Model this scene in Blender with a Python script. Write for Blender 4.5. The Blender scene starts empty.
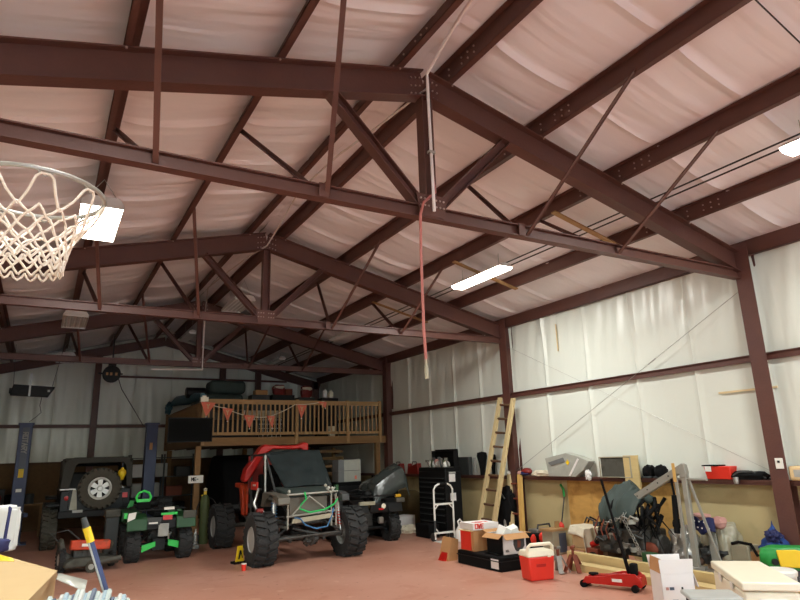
P_NEAR, P_HOME, P_SKY, EXPO, P_SUN = 150, 160, 1.4, .04, 22
import bpy, math, random
from mathutils import Vector, Matrix, noise
random.seed(7)
C = bpy.context.scene.collection
PI = math.pi
R = math.radians

# ------------------------------------------------------------ materials
def lin(h):
    out = []
    for k in (0, 2, 4):
        c = int(h[k:k+2], 16) / 255
        out.append(c/12.92 if c <= .04045 else ((c+.055)/1.055)**2.4)
    return (*out, 1)
def mat(name, col, rough=.6, metal=0, var=.12, scale=6, bump=0, bscale=40, stretch=(1, 1, 1), dirt=None, dscale=2.5, alpha=1, emit=0, ecol=None, spec=.5, trans=0):
    m = bpy.data.materials.new(name); m.use_nodes = True
    nt = m.node_tree; N = nt.nodes; L = nt.links
    b = N['Principled BSDF']
    c = lin(col)
    b.inputs['Roughness'].default_value = rough; b.inputs['Metallic'].default_value = metal
    b.inputs['Specular IOR Level'].default_value = spec
    tc = N.new('ShaderNodeTexCoord'); mp = N.new('ShaderNodeMapping'); mp.inputs['Scale'].default_value = stretch
    L.new(tc.outputs['Object'], mp.inputs['Vector'])
    nz = N.new('ShaderNodeTexNoise'); nz.inputs['Scale'].default_value = scale; nz.inputs['Detail'].default_value = 4
    L.new(mp.outputs[0], nz.inputs['Vector'])
    rp = N.new('ShaderNodeMix'); rp.data_type = 'RGBA'
    rp.inputs[6].default_value = [v*(1-var) for v in c[:3]] + [1]
    rp.inputs[7].default_value = [min(1, v*(1+var)) for v in c[:3]] + [1]
    L.new(nz.outputs['Fac'], rp.inputs[0])
    out = rp.outputs[2]
    if dirt:
        n2 = N.new('ShaderNodeTexNoise'); n2.inputs['Scale'].default_value = dscale; n2.inputs['Detail'].default_value = 6
        L.new(tc.outputs['Object'], n2.inputs['Vector'])
        cr = N.new('ShaderNodeValToRGB'); cr.color_ramp.elements[0].position = .52; cr.color_ramp.elements[1].position = .72
        L.new(n2.outputs['Fac'], cr.inputs[0])
        r2 = N.new('ShaderNodeMix'); r2.data_type = 'RGBA'; r2.inputs[7].default_value = lin(dirt)
        L.new(cr.outputs[0], r2.inputs[0]); L.new(out, r2.inputs[6]); out = r2.outputs[2]
    L.new(out, b.inputs['Base Color'])
    if bump:
        n3 = N.new('ShaderNodeTexNoise'); n3.inputs['Scale'].default_value = bscale; n3.inputs['Detail'].default_value = 5
        L.new(mp.outputs[0], n3.inputs['Vector'])
        bp = N.new('ShaderNodeBump'); bp.inputs['Strength'].default_value = bump; bp.inputs['Distance'].default_value = .02
        L.new(n3.outputs['Fac'], bp.inputs['Height']); L.new(bp.outputs[0], b.inputs['Normal'])
    if alpha < 1: b.inputs['Alpha'].default_value = alpha
    if trans: b.inputs['Transmission Weight'].default_value = trans
    if emit:
        b.inputs['Emission Color'].default_value = lin(ecol or col); b.inputs['Emission Strength'].default_value = emit
    return m
M = {}
def mm(n, *a, **k): M[n] = mat(n, *a, **k)
mm('steel', '5b382f', .5, bump=.15, bscale=30, var=.15, dirt='553430')
mm('bolt', 'b8a59c', .4, .6)
mm('galv', 'a9a9a4', .4, .7)
mm('conduit', 'efe8e4', .5)
mm('cable', 'cfc4bd', .6)
mm('darkcable', '2a2626', .6)
mm('redhose', 'b06a62', .5)
mm('wood', 'a8865a', .7, stretch=(1, 1, 8), var=.2, scale=5, bump=.1)
mm('pine', 'c9b27c', .7, stretch=(6, 1, 6), var=.15, scale=3, bump=.1)
mm('pine_ladder', 'cdb98a', .65, stretch=(6, 6, 1), var=.18, scale=4)
mm('deckwood', '86643c', .7, stretch=(1, 6, 6), var=.25, scale=3, bump=.1)
mm('darkwood', '5e4630', .8, stretch=(1, 6, 1), var=.25, scale=3)
mm('ply', 'c99c55', .7, stretch=(1, 1, 3), var=.2, scale=4, dirt='a87c3c', dscale=5)
mm('osb', '6b5030', .8, var=.3, scale=12)
mm('card', 'b8895a', .8, var=.08)
mm('card_light', 'd9bd8e', .8, var=.06)
mm('cardwhite', 'e2dfdc', .7, var=.04)
mm('white', 'e6e4dc', .45, var=.04)
mm('cream', 'ece6cf', .4, var=.04)
mm('cloth', 'd8cfb8', .9, bump=.4, bscale=25)
mm('red', 'b01a12', .35, var=.08)
mm('redbright', 'e03424', .4, var=.06)
mm('reddark', '7e1c14', .5)
mm('black', '111112', .5, var=.3, spec=.3)
mm('matblack', '0c0c0d', .85, var=.3, spec=.2)
mm('screencover', '20292a', .75, bump=.7, bscale=5, var=.3, spec=.3)
mm('bagwhite', 'b4b6b4', .6)
mm('carton', 'ae9469', .85, var=.08)
mm('tyre', '2b2b2b', .85, var=.25, scale=12, bump=.4, bscale=30)
mm('tyretan', '4a463c', .85, var=.3, scale=10, bump=.5, bscale=25)
mm('grey', '6f7272', .6, var=.12)
mm('greydark', '3a3d3d', .6, var=.2)
mm('greylight', 'a8a9a4', .5, var=.1)
mm('hoist', '9b9a90', .45, .3, var=.12)
mm('alu', 'b9b9b4', .3, .8, var=.1)
mm('chrome', 'cfcfca', .35, .2, var=.05)
mm('cover', '36423e', .75, bump=.6, bscale=6, var=.25)
mm('softtop', '2a2820', .7, var=.2, bump=.3, bscale=10)
mm('jeepbody', '0e0f11', .35, var=.2, spec=.25)
mm('windowplastic', '101210', .2, var=.3)
mm('blue', '2c3a63', .45, var=.2)
mm('bluegrey', '4a5464', .5, var=.2)
mm('bluecloth', '20407e', .8, bump=.4, bscale=10)
mm('bluetarp', '34606e', .5, bump=.5, bscale=10)
mm('navy', '1d2250', .7, var=.2)
mm('green', '1f8a3a', .45, var=.12)
mm('greenbright', '2fc84f', .4, var=.08)
mm('greendark', '1c4a26', .5)
mm('olive', '4e5a34', .6)
mm('yellow', 'e8c21a', .5, var=.08)
mm('orange', 'c4401c', .5, var=.12, dirt='7c3a22', dscale=8)
mm('rust', '7a3a24', .7, var=.25)
mm('pink', 'b98a80', .8)
mm('pennant', 'e27a62', .8, var=.1)
mm('bag', 'a9aaa0', .3, bump=.8, bscale=7, var=.2)
mm('bagclear', 'a29c86', .3, bump=.6, bscale=6, var=.15)
mm('silver', 'b9b7b0', .25, .5, bump=.9, bscale=12, var=.25)
mm('smoke', '3c4240', .22, bump=.8, bscale=6, var=.3)
mm('tool', '8a8780', .4, .5, var=.3)
mm('amber', 'd9a010', .4)
mm('redlens', 'c01418', .3)
mm('walltape', 'dcc79a', .6)
mm('tape', 'cfa65e', .6)
mm('fendergrey', '6a665c', .5, .2, var=.2)
mm('net', 'e8dccd', .85, bump=.3)
mm('screen', '050505', .7, spec=.15)
mm('mop', '8fa0a8', .9, var=.1)
mm('mopwhite', 'a4ada8', .9)
mm('olivebrown', '5a4c2c', .8)
mm('reflector', 'd6d6d6', .35, .3)
mm('housing', 'd0cfcc', .5)
mm('lit', 'ffffff', .5, emit=16, ecol='fff6e4')
mm('unlit', 'f0f2f2', .4)
mm('apron', 'c9c8c4', .8)
mm('dirtygrey', '4c4b43', .7, var=.3, dirt='36342a', dscale=6)
mm('strap', '23b35a', .6)
mm('bluehose', '3a6f9c', .5)
mm('engine', '4a4844', .45, .3, var=.5, scale=20, bump=.6, bscale=30)

def wrinkle_mat(name, col, rough, axis, patches=None):
    """white vinyl faced insulation: long folds that run mostly one way"""
    m = bpy.data.materials.new(name); m.use_nodes = True
    nt = m.node_tree; N = nt.nodes; L = nt.links; b = N['Principled BSDF']
    b.inputs['Base Color'].default_value = lin(col); b.inputs['Roughness'].default_value = rough
    tc = N.new('ShaderNodeTexCoord')
    def nz(scl, s, det=3, dist=.6):
        mp = N.new('ShaderNodeMapping'); mp.inputs['Scale'].default_value = scl
        L.new(tc.outputs['Object'], mp.inputs['Vector'])
        n = N.new('ShaderNodeTexNoise'); n.inputs['Scale'].default_value = s; n.inputs['Detail'].default_value = det
        n.inputs['Distortion'].default_value = dist
        L.new(mp.outputs[0], n.inputs['Vector']); return n.outputs['Fac']
    if axis == 'x': a, c = nz((.22, 2.2, .22), 1.5, 2, .2), nz((.4, 6, .4), 1.3, 3, .2)
    else: a, c = nz((1.1, 1.1, .22), 1.3, 2), nz((5, 5, .45), 1.3, 3)
    b1 = N.new('ShaderNodeBump'); b1.inputs['Strength'].default_value = .6 if axis == 'x' else .35; b1.inputs['Distance'].default_value = .12
    b2 = N.new('ShaderNodeBump'); b2.inputs['Strength'].default_value = .28 if axis == 'x' else .18; b2.inputs['Distance'].default_value = .03
    L.new(a, b1.inputs['Height']); L.new(c, b2.inputs['Height']); L.new(b1.outputs[0], b2.inputs['Normal'])
    L.new(b2.outputs[0], b.inputs['Normal'])
    M[name] = m
wrinkle_mat('roofvinyl', 'efebee', .33, 'x')
wrinkle_mat('wallvinyl', 'dfe4da', .3, 'z')
def floor_mat():
    m = bpy.data.materials.new('painted_concrete'); m.use_nodes = True
    nt = m.node_tree; N = nt.nodes; L = nt.links; b = N['Principled BSDF']
    tc = N.new('ShaderNodeTexCoord')
    def nz(s, det=6, dist=0):
        n = N.new('ShaderNodeTexNoise'); n.inputs['Scale'].default_value = s; n.inputs['Detail'].default_value = det
        n.inputs['Distortion'].default_value = dist; L.new(tc.outputs['Object'], n.inputs['Vector']); return n.outputs['Fac']
    def ramp(f, p0, p1, c0, c1):
        r = N.new('ShaderNodeValToRGB'); e = r.color_ramp.elements
        e[0].position = p0; e[1].position = p1; e[0].color = c0; e[1].color = c1; L.new(f, r.inputs[0]); return r.outputs[0]
    base = ramp(nz(.6), .35, .7, lin('b6826d'), lin('c29280'))
    def over(c0, fac, col):
        x = N.new('ShaderNodeMix'); x.data_type = 'RGBA'; x.inputs[7].default_value = lin(col)
        L.new(fac, x.inputs[0]); L.new(c0, x.inputs[6]); return x.outputs[2]
    k = ramp(nz(1.8, 8, 1.2), .55, .75, (0, 0, 0, 1), (.6, .6, .6, 1)); base = over(base, k, 'a5694f')
    k = ramp(nz(7, 5, .5), .66, .72, (0, 0, 0, 1), (.7, .7, .7, 1)); base = over(base, k, '8a5a46')
    k = ramp(nz(3.3, 8, .3), .64, .7, (0, 0, 0, 1), (.4, .4, .4, 1)); base = over(base, k, 'd6b09c')
    L.new(base, b.inputs['Base Color'])
    b.inputs['Roughness'].default_value = .42
    bp = N.new('ShaderNodeBump'); bp.inputs['Strength'].default_value = .08; L.new(nz(14), bp.inputs['Height']); L.new(bp.outputs[0], b.inputs['Normal'])
    M['floor'] = m
floor_mat()
def lowwall_mat():
    m = mat('painted_block', 'c3b284', .7, var=.06, scale=1.5, bump=.15, bscale=8, dirt='9a8c66', dscale=1.2); M['lowwall'] = m
lowwall_mat()

# ------------------------------------------------------------ mesh helpers
def frame_z(d):
    d = Vector(d).normalized(); up = Vector((0, 0, 1)) if abs(d.z) < .95 else Vector((1, 0, 0))
    x = up.cross(d).normalized(); y = d.cross(x)
    return x, y, d
class B:
    def __init__(s): s.v = []; s.f = []
    def add(s, vs, fs):
        o = len(s.v); s.v += [tuple(v) for v in vs]; s.f += [tuple(i+o for i in f) for f in fs]; return s
    def box(s, x0, y0, z0, x1, y1, z1, mx=None):
        vs = [Vector(p) for p in ((x0, y0, z0), (x1, y0, z0), (x1, y1, z0), (x0, y1, z0), (x0, y0, z1), (x1, y0, z1), (x1, y1, z1), (x0, y1, z1))]
        if mx: vs = [mx @ v for v in vs]
        return s.add(vs, [(0, 3, 2, 1), (4, 5, 6, 7), (0, 1, 5, 4), (1, 2, 6, 5), (2, 3, 7, 6), (3, 0, 4, 7)])
    def cb(s, c, size, rz=0, rx=0, ry=0):
        mx = Matrix.Translation(c) @ Matrix.Rotation(rz, 4, 'Z') @ Matrix.Rotation(ry, 4, 'Y') @ Matrix.Rotation(rx, 4, 'X')
        a, b, c2 = [k/2 for k in size]
        return s.box(-a, -b, -c2, a, b, c2, mx)
    def bar(s, p, q, w, h):
        """rectangular bar from p to q; w sideways, h in the upright direction"""
        p, q = Vector(p), Vector(q); d = q-p; x, y, z = frame_z(d)
        vs = []
        for c in (p, q):
            for a, b in ((-1, -1), (1, -1), (1, 1), (-1, 1)): vs.append(c + x*a*w/2 + y*b*h/2)
        return s.add(vs, [(3, 2, 1, 0), (4, 5, 6, 7), (0, 1, 5, 4), (1, 2, 6, 5), (2, 3, 7, 6), (3, 0, 4, 7)])
    def ibeam(s, p, q, w, h, t=.015, x=None):
        """I section from p to q: flanges of width w, h deep"""
        p, q = Vector(p), Vector(q); X, Y, Z = frame_z(q-p)
        if x is not None:
            X = Vector(x).normalized(); Y = Z.cross(X).normalized()
        prof = []
        for a, b, e, f in ((-w/2, -h/2, w/2, -h/2+t), (-w/2, h/2-t, w/2, h/2), (-t/2, -h/2+t, t/2, h/2-t)):
            vs = []
            for c in (p, q):
                for u, v in ((a, b), (e, b), (e, f), (a, f)): vs.append(c + X*u + Y*v)
            s.add(vs, [(3, 2, 1, 0), (4, 5, 6, 7), (0, 1, 5, 4), (1, 2, 6, 5), (2, 3, 7, 6), (3, 0, 4, 7)])
        return s
    def cyl(s, p, q, r, r2=None, n=12, caps=True):
        p, q = Vector(p), Vector(q); x, y, z = frame_z(q-p); r2 = r if r2 is None else r2
        vs = []
        for c, rr in ((p, r), (q, r2)):
            for i in range(n):
                a = 2*PI*i/n; vs.append(c + x*math.cos(a)*rr + y*math.sin(a)*rr)
        fs = [(i, (i+1) % n, n+(i+1) % n, n+i) for i in range(n)]
        if caps: fs += [tuple(range(n-1, -1, -1)), tuple(range(n, 2*n))]
        return s.add(vs, fs)
    def tube(s, pts, r, n=8, closed=False):
        pts = [Vector(p) for p in pts]; m = len(pts); vs = []
        prev = None
        for i, p in enumerate(pts):
            a = pts[(i-1) % m] if (closed or i > 0) else p; b = pts[(i+1) % m] if (closed or i < m-1) else p
            d = (b-a)
            if d.length < 1e-9: d = Vector((0, 0, 1))
            d.normalize()
            if prev is None: x, y, _ = frame_z(d)
            else:
                x = prev - d*prev.dot(d)
                x = x.normalized() if x.length > 1e-6 else frame_z(d)[0]
                y = d.cross(x)
            prev = x
            rr = r[i] if isinstance(r, (list, tuple)) else r
            for k in range(n):
                t = 2*PI*k/n; vs.append(p + x*math.cos(t)*rr + y*math.sin(t)*rr)
        fs = []
        for i in range(m if closed else m-1):
            j = (i+1) % m
            for k in range(n): fs.append((i*n+k, i*n+(k+1) % n, j*n+(k+1) % n, j*n+k))
        if not closed: fs += [tuple(range(n-1, -1, -1)), tuple(range((m-1)*n, m*n))]
        return s.add(vs, fs)
    def lathe(s, prof, c=(0, 0, 0), axis='z', n=24):
        """prof: (radius, height) from bottom to top"""
        vs = []; c = Vector(c)
        for r, h in prof:
            for i in range(n):
                a = 2*PI*i/n; u, v = math.cos(a)*r, math.sin(a)*r
                vs.append(c + (Vector((u, v, h)) if axis == 'z' else Vector((h, u, v)) if axis == 'x' else Vector((v, h, u))))
        fs = []
        for j in range(len(prof)-1):
            for i in range(n): fs.append((j*n+i, j*n+(i+1) % n, (j+1)*n+(i+1) % n, (j+1)*n+i))
        closed = prof[0] == prof[-1]
        if prof[0][0] > 1e-5 and not closed: fs.append(tuple(range(n-1, -1, -1)))
        if prof[-1][0] > 1e-5 and not closed: fs.append(tuple(range((len(prof)-1)*n, len(prof)*n)))
        return s.add(vs, fs)
    def prism(s, poly, d, org=(0, 0, 0), u=(1, 0, 0), v=(0, 0, 1)):
        """polygon in the u,v plane pushed out by the vector d"""
        o, u, v, d = Vector(org), Vector(u), Vector(v), Vector(d); n = len(poly)
        vs = [o + u*a + v*b for a, b in poly] + [o + u*a + v*b + d for a, b in poly]
        fs = [tuple(range(n-1, -1, -1)), tuple(range(n, 2*n))] + [(i, (i+1) % n, n+(i+1) % n, n+i) for i in range(n)]
        return s.add(vs, fs)
    def grid(s, f, nu, nv):
        vs = [f(i/nu, j/nv) for i in range(nu+1) for j in range(nv+1)]
        fs = [(i*(nv+1)+j, (i+1)*(nv+1)+j, (i+1)*(nv+1)+j+1, i*(nv+1)+j+1) for i in range(nu) for j in range(nv)]
        return s.add(vs, fs)
    def blob(s, c, rad, amp=.15, freq=2.5, seed=0, n=20, flat=None, pw=1.0):
        """lumpy closed bag shape; flat = height below which it rests level"""
        c = Vector(c); vs = []
        for i in range(n+1):
            th = PI*i/n
            for j in range(2*n):
                ph = PI*j/n
                d = Vector((math.sin(th)*math.cos(ph), math.sin(th)*math.sin(ph), math.cos(th)))
                e = Vector([math.copysign(abs(k)**pw, k) for k in d])
                k = 1 + amp*noise.noise(d*freq + Vector((seed*3.1, seed, -seed)))*2
                p = Vector((e.x*rad[0], e.y*rad[1], e.z*rad[2]))*k + c
                if flat is not None and p.z < flat: p.z = flat
                vs.append(p)
        m = 2*n; fs = []
        for i in range(n):
            for j in range(m): fs.append((i*m+j, (i+1)*m+j, (i+1)*m+(j+1) % m, i*m+(j+1) % m))
        return s.add(vs, fs)
    def tf(s, mx):
        s.v = [tuple(mx @ Vector(v)) for v in s.v]; return s
def obj(name, b, m, parent=None, bevel=0, smooth=True, loc=None, rz=0, seg=2, solid=0, sub=0, ang=35):
    me = bpy.data.meshes.new(name); me.from_pydata(b.v, [], b.f); me.validate(); me.update()
    if smooth:
        me.shade_smooth(); me.set_sharp_from_angle(angle=R(ang))
    me.materials.append(M[m] if isinstance(m, str) else m)
    o = bpy.data.objects.new(name, me); C.objects.link(o)
    if parent is not None: o.parent = parent
    if loc: o.location = loc
    if rz: o.rotation_euler = (0, 0, rz)
    if solid:
        k = o.modifiers.new('Solidify', 'SOLIDIFY'); k.thickness = solid; k.offset = 0
    if sub:
        k = o.modifiers.new('Subdivision', 'SUBSURF'); k.levels = sub; k.render_levels = sub
    if bevel:
        k = o.modifiers.new('Bevel', 'BEVEL'); k.width = bevel; k.segments = seg; k.limit_method = 'ANGLE'; k.angle_limit = R(40)
    return o
def tag(o, label, cat, group=None, kind=None):
    o['label'] = label; o['category'] = cat
    if group: o['group'] = group
    if kind: o['kind'] = kind
    return o
def thing(name, label, cat, loc=(0, 0, 0), rz=0, group=None):
    o = bpy.data.objects.new(name, None); C.objects.link(o); o.empty_display_size = .2
    o.location = loc; o.rotation_euler = (0, 0, rz)
    return tag(o, label, cat, group)
def one(name, b, m, label, cat, group=None, **k):
    return tag(obj(name, b, m, **k), label, cat, group)
def dup(root, loc, rz=None, label=None, group=None):
    r = root.copy(); C.objects.link(r); r.location = loc
    if rz is not None: r.rotation_euler = (0, 0, rz)
    if label: r['label'] = label
    if group: r['group'] = group
    for ch in list(root.children):
        c = ch.copy(); C.objects.link(c); c.parent = r
        for g in list(ch.children):
            d = g.copy(); C.objects.link(d); d.parent = c
    return r
def struct(name, b, m, **k):
    o = obj(name, b, m, **k); o['kind'] = 'structure'; return o
def arc(c, r, a0, a1, n, plane='xz'):
    out = []
    for i in range(n+1):
        a = a0 + (a1-a0)*i/n; u, v = r*math.cos(a), r*math.sin(a)
        out.append((c[0]+u, c[1], c[2]+v) if plane == 'xz' else (c[0]+u, c[1]+v, c[2]) if plane == 'xy' else (c[0], c[1]+u, c[2]+v))
    return out
def sag(p, q, d, n=16):
    p, q = Vector(p), Vector(q)
    return [p.lerp(q, i/n) - Vector((0, 0, d*4*(i/n)*(1-i/n))) for i in range(n+1)]
_F = {  # small stroke font for the lettering on things
 'R': [[(0,0),(0,1),(.6,1),(.6,.5),(0,.5)],[(.2,.5),(.6,0)]], 'O': [[(0,0),(0,1),(.6,1),(.6,0),(0,0)]], 'T': [[(.3,0),(.3,1)],[(0,1),(.6,1)]],
 'A': [[(0,0),(.3,1),(.6,0)],[(.12,.4),(.48,.4)]], 'Y': [[(.3,0),(.3,.5),(0,1)],[(.3,.5),(.6,1)]], 'E': [[(.6,0),(0,0),(0,1),(.6,1)],[(0,.5),(.5,.5)]],
 'I': [[(.3,0),(.3,1)]], 'N': [[(0,0),(0,1),(.6,0),(.6,1)]], 'L': [[(0,1),(0,0),(.6,0)]], 'H': [[(0,0),(0,1)],[(.6,0),(.6,1)],[(0,.5),(.6,.5)]],
 'M': [[(0,0),(0,1),(.3,.5),(.6,1),(.6,0)]], 'U': [[(0,1),(0,0),(.6,0),(.6,1)]], 'F': [[(0,0),(0,1),(.6,1)],[(0,.5),(.5,.5)]], 'W': [[(0,1),(.15,0),(.3,.6),(.45,0),(.6,1)]],
 '-': [[(.1,.5),(.5,.5)]], 'B': [[(0,0),(0,1),(.5,1),(.5,.5),(0,.5)],[(.5,.5),(.6,.25),(.5,0),(0,0)]], 'C': [[(.6,1),(0,1),(0,0),(.6,0)]], 'S': [[(.6,1),(0,1),(0,.5),(.6,.5),(.6,0),(0,0)]],
}
def text(b, s, org, u, v, size, w=.14, d=.003):
    """raised strokes; u = reading direction, v = up direction"""
    o, u, v = Vector(org), Vector(u).normalized(), Vector(v).normalized(); nrm = u.cross(v)
    for k, ch in enumerate(s):
        for st in _F.get(ch, []):
            for p, q in zip(st, st[1:]):
                P = o + u*((k*.85+p[0])*size) + v*(p[1]*size); Q = o + u*((k*.85+q[0])*size) + v*(q[1]*size)
                dd = (Q-P).normalized(); sd = dd.cross(nrm)*(w*size/2)
                P2, Q2 = P-dd*w*size/2, Q+dd*w*size/2
                b.add([P2-sd, Q2-sd, Q2+sd, P2+sd, P2-sd+nrm*d, Q2-sd+nrm*d, Q2+sd+nrm*d, P2+sd+nrm*d],
                      [(3, 2, 1, 0), (4, 5, 6, 7), (0, 1, 5, 4), (1, 2, 6, 5), (2, 3, 7, 6), (3, 0, 4, 7)])
    return b
# ------------------------------------------------------------ the building
Y0, Y1 = -8.0, 23.2          # front and back walls
FR = [-.614, 5.3385, 11.291, 17.243]
W = 5.794; XW = 6.07; SL = .2468
def under(x): return 5.982 - SL*abs(x)            # underside of the rafters
def ptop(x): return 6.338 - .25*abs(x)            # top of the rafters = underside of the purlins
PD = .215
PX = [.316, 1.74, 3.16, 4.58]

struct('floor', B().box(-XW-.3, Y0-.2, -.2, XW+.3, Y1+.3, 0), 'floor')
# roof insulation: sags between the purlins, a welted seam every 1.22 m
def roof_z(x, y):
    a = abs(x); z = 6.338 + PD + .02 - .25*a
    ks = [-.316]+PX+[5.96, 7.4]
    for p, q in zip(ks, ks[1:]):
        if p <= a < q:
            t = (a-p)/(q-p); z -= .075*(4*t*(1-t))**.8*(.6+.8*noise.noise(Vector((p*7+(3 if x < 0 else 0), y*.55, 0)))+.2)
    ph = ((y-4.58) % 1.22)/1.22; d = min(ph, 1-ph)*1.22
    pin = min(1, min(abs(a-k) for k in PX+[5.96])/.25)
    z -= (.006+.045*pin)*math.exp(-(d/.028)**2)
    z += .03*pin*noise.noise(Vector((x*.6, y*3, 5)))
    return z
ys = []
y = Y0
while y < Y1+.05:
    ys.append(y); y += .061 if True else .1
n = len(ys)-1
for side, nm in ((-1, 'ceiling'), (1, 'ceiling')):
    b = B().grid(lambda u, v: (side*u*6.2, ys[min(n, int(round(v*n)))], roof_z(side*max(u*6.2, 1e-4), ys[min(n, int(round(v*n)))])), 44, n)
    struct(nm, b, 'roofvinyl')
# a steel skin over the insulation keeps the daylight out
struct('ceiling', B().prism([(-6.4, 5.15), (0, 6.75), (6.4, 5.15), (6.4, 5.3), (0, 6.9), (-6.4, 5.3)], (0, Y1-Y0+.6, 0), (0, Y0-.3, 0)), 'greylight')

def wall_fn(x, s):
    def f(u, v):
        y = Y0 + (Y1-Y0)*u; z = 1.35 + (5.12-1.35)*v
        ph = ((y-.46) % 1.2)/1.2; d = min(ph, 1-ph)*1.2
        bil = .035*noise.noise(Vector((y*.9, z*.35, 3))) + (.004+.05*max(0, (z-3.3)/1.8))*noise.noise(Vector((y*5+z*.6, z*.5, 8)))
        pin = min(1, abs(z-3.16)/.35)
        return (x + s*(-.03 - .035*math.exp(-(d/.025)**2) - bil*pin), y, z)
    return f
struct('wall_right', B().grid(wall_fn(XW, 1), 520, 34), 'wallvinyl')
struct('wall_left', B().grid(wall_fn(-XW, -1), 300, 12), 'wallvinyl')
struct('wall_right', B().box(XW+.05, Y0, 0, XW+.2, Y1, 5.3), 'greylight')
struct('wall_left', B().box(-XW-.2, Y0, 0, -XW-.05, Y1, 5.3), 'greylight')
struct('wall_right', B().box(XW, Y0, 0, XW+.08, Y1, 1.36), 'lowwall')
struct('wall_left', B().box(-XW-.08, Y0, 0, -XW, Y1, 1.36), 'lowwall')
def back_fn(u, v):
    x = -6.1 + 12.2*u; z0, z1 = 2.02, ptop(x)+.12
    z = z0 + (z1-z0)*v
    ph = ((x-.3) % 1.2)/1.2; d = min(ph, 1-ph)*1.2
    return (x, Y1 - .03 - .09*noise.noise(Vector((x*1.3, z*.3, 1))) - .05*noise.noise(Vector((x*5, z*.5, 2))) - .03*math.exp(-(d/.03)**2), z)
struct('wall_back', B().grid(back_fn, 240, 26), 'wallvinyl')
struct('wall_back', B().prism([(-6.3, 0), (6.3, 0), (6.3, 5.2), (0, 6.8), (-6.3, 5.2)], (0, .15, 0), (0, Y1+.04, 0)), 'greylight')
struct('wall_back', B().box(-6.1, Y1-.06, 0, 6.1, Y1+.03, 2.02), 'osb')
# front wall behind the camera with two open roll-up doorways
fw = B()
for x0, x1 in ((-6.3, -5.0), (-1.2, 1.2), (5.0, 6.3)): fw.box(x0, Y0-.15, 0, x1, Y0, 4)
fw.prism([(-6.3, 4), (6.3, 4), (6.3, 5.2), (0, 6.8), (-6.3, 5.2)], (0, .15, 0), (0, Y0-.15, 0))
struct('wall_front', fw, 'wallvinyl')
struct('ground', B().box(-40, Y0-60, -.25, 40, Y0-.2, -.05), 'apron')
sun = bpy.data.lights.new('sun', 'SUN'); sun.energy = P_SUN; sun.angle = R(1); so = bpy.data.objects.new('sun', sun); C.objects.link(so); so.rotation_euler = (R(-28), R(12), 0)
struct('trim_1', B().box(-XW-.02, Y1-.12, 2.0, XW, Y1-.05, 2.06), 'darkwood')

# ledge of steel angle along the right wall and girts
one('wall_ledge', B().box(5.86, Y0, 1.35, XW, Y1, 1.385).box(5.875, Y0, 1.31, 5.89, Y1, 1.351), 'steel', 'long brown steel ledge along the top of the tan lower right wall', 'ledge')
one('wall_ledge', B().box(-XW, Y0, 1.335, -5.86, Y1, 1.385), 'steel', 'long brown steel ledge along the left side wall', 'ledge')
def girt(p, q, label, t=.1):
    one('wall_girt', B().bar(p, q, .05, t).bar(Vector(p)+Vector((0, 0, t/2)), Vector(q)+Vector((0, 0, t/2)), .12, .012), 'steel', label, 'girt')
girt((XW-.09, Y0, 3.2), (XW-.09, Y1, 3.2), 'brown horizontal steel girt halfway up the white right wall')
girt((-XW+.09, Y0, 3.2), (-XW+.09, Y1, 3.2), 'brown horizontal steel girt on the left side wall')
girt((-XW, Y1-.16, 3.18), (XW, Y1-.16, 3.18), 'lower dark horizontal girt across the white back wall at lift post height')
girt((-1.75, Y1-.16, 4.86), (4.6, Y1-.16, 4.86), 'upper dark horizontal girt across the back wall above the loft', .06)

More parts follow.
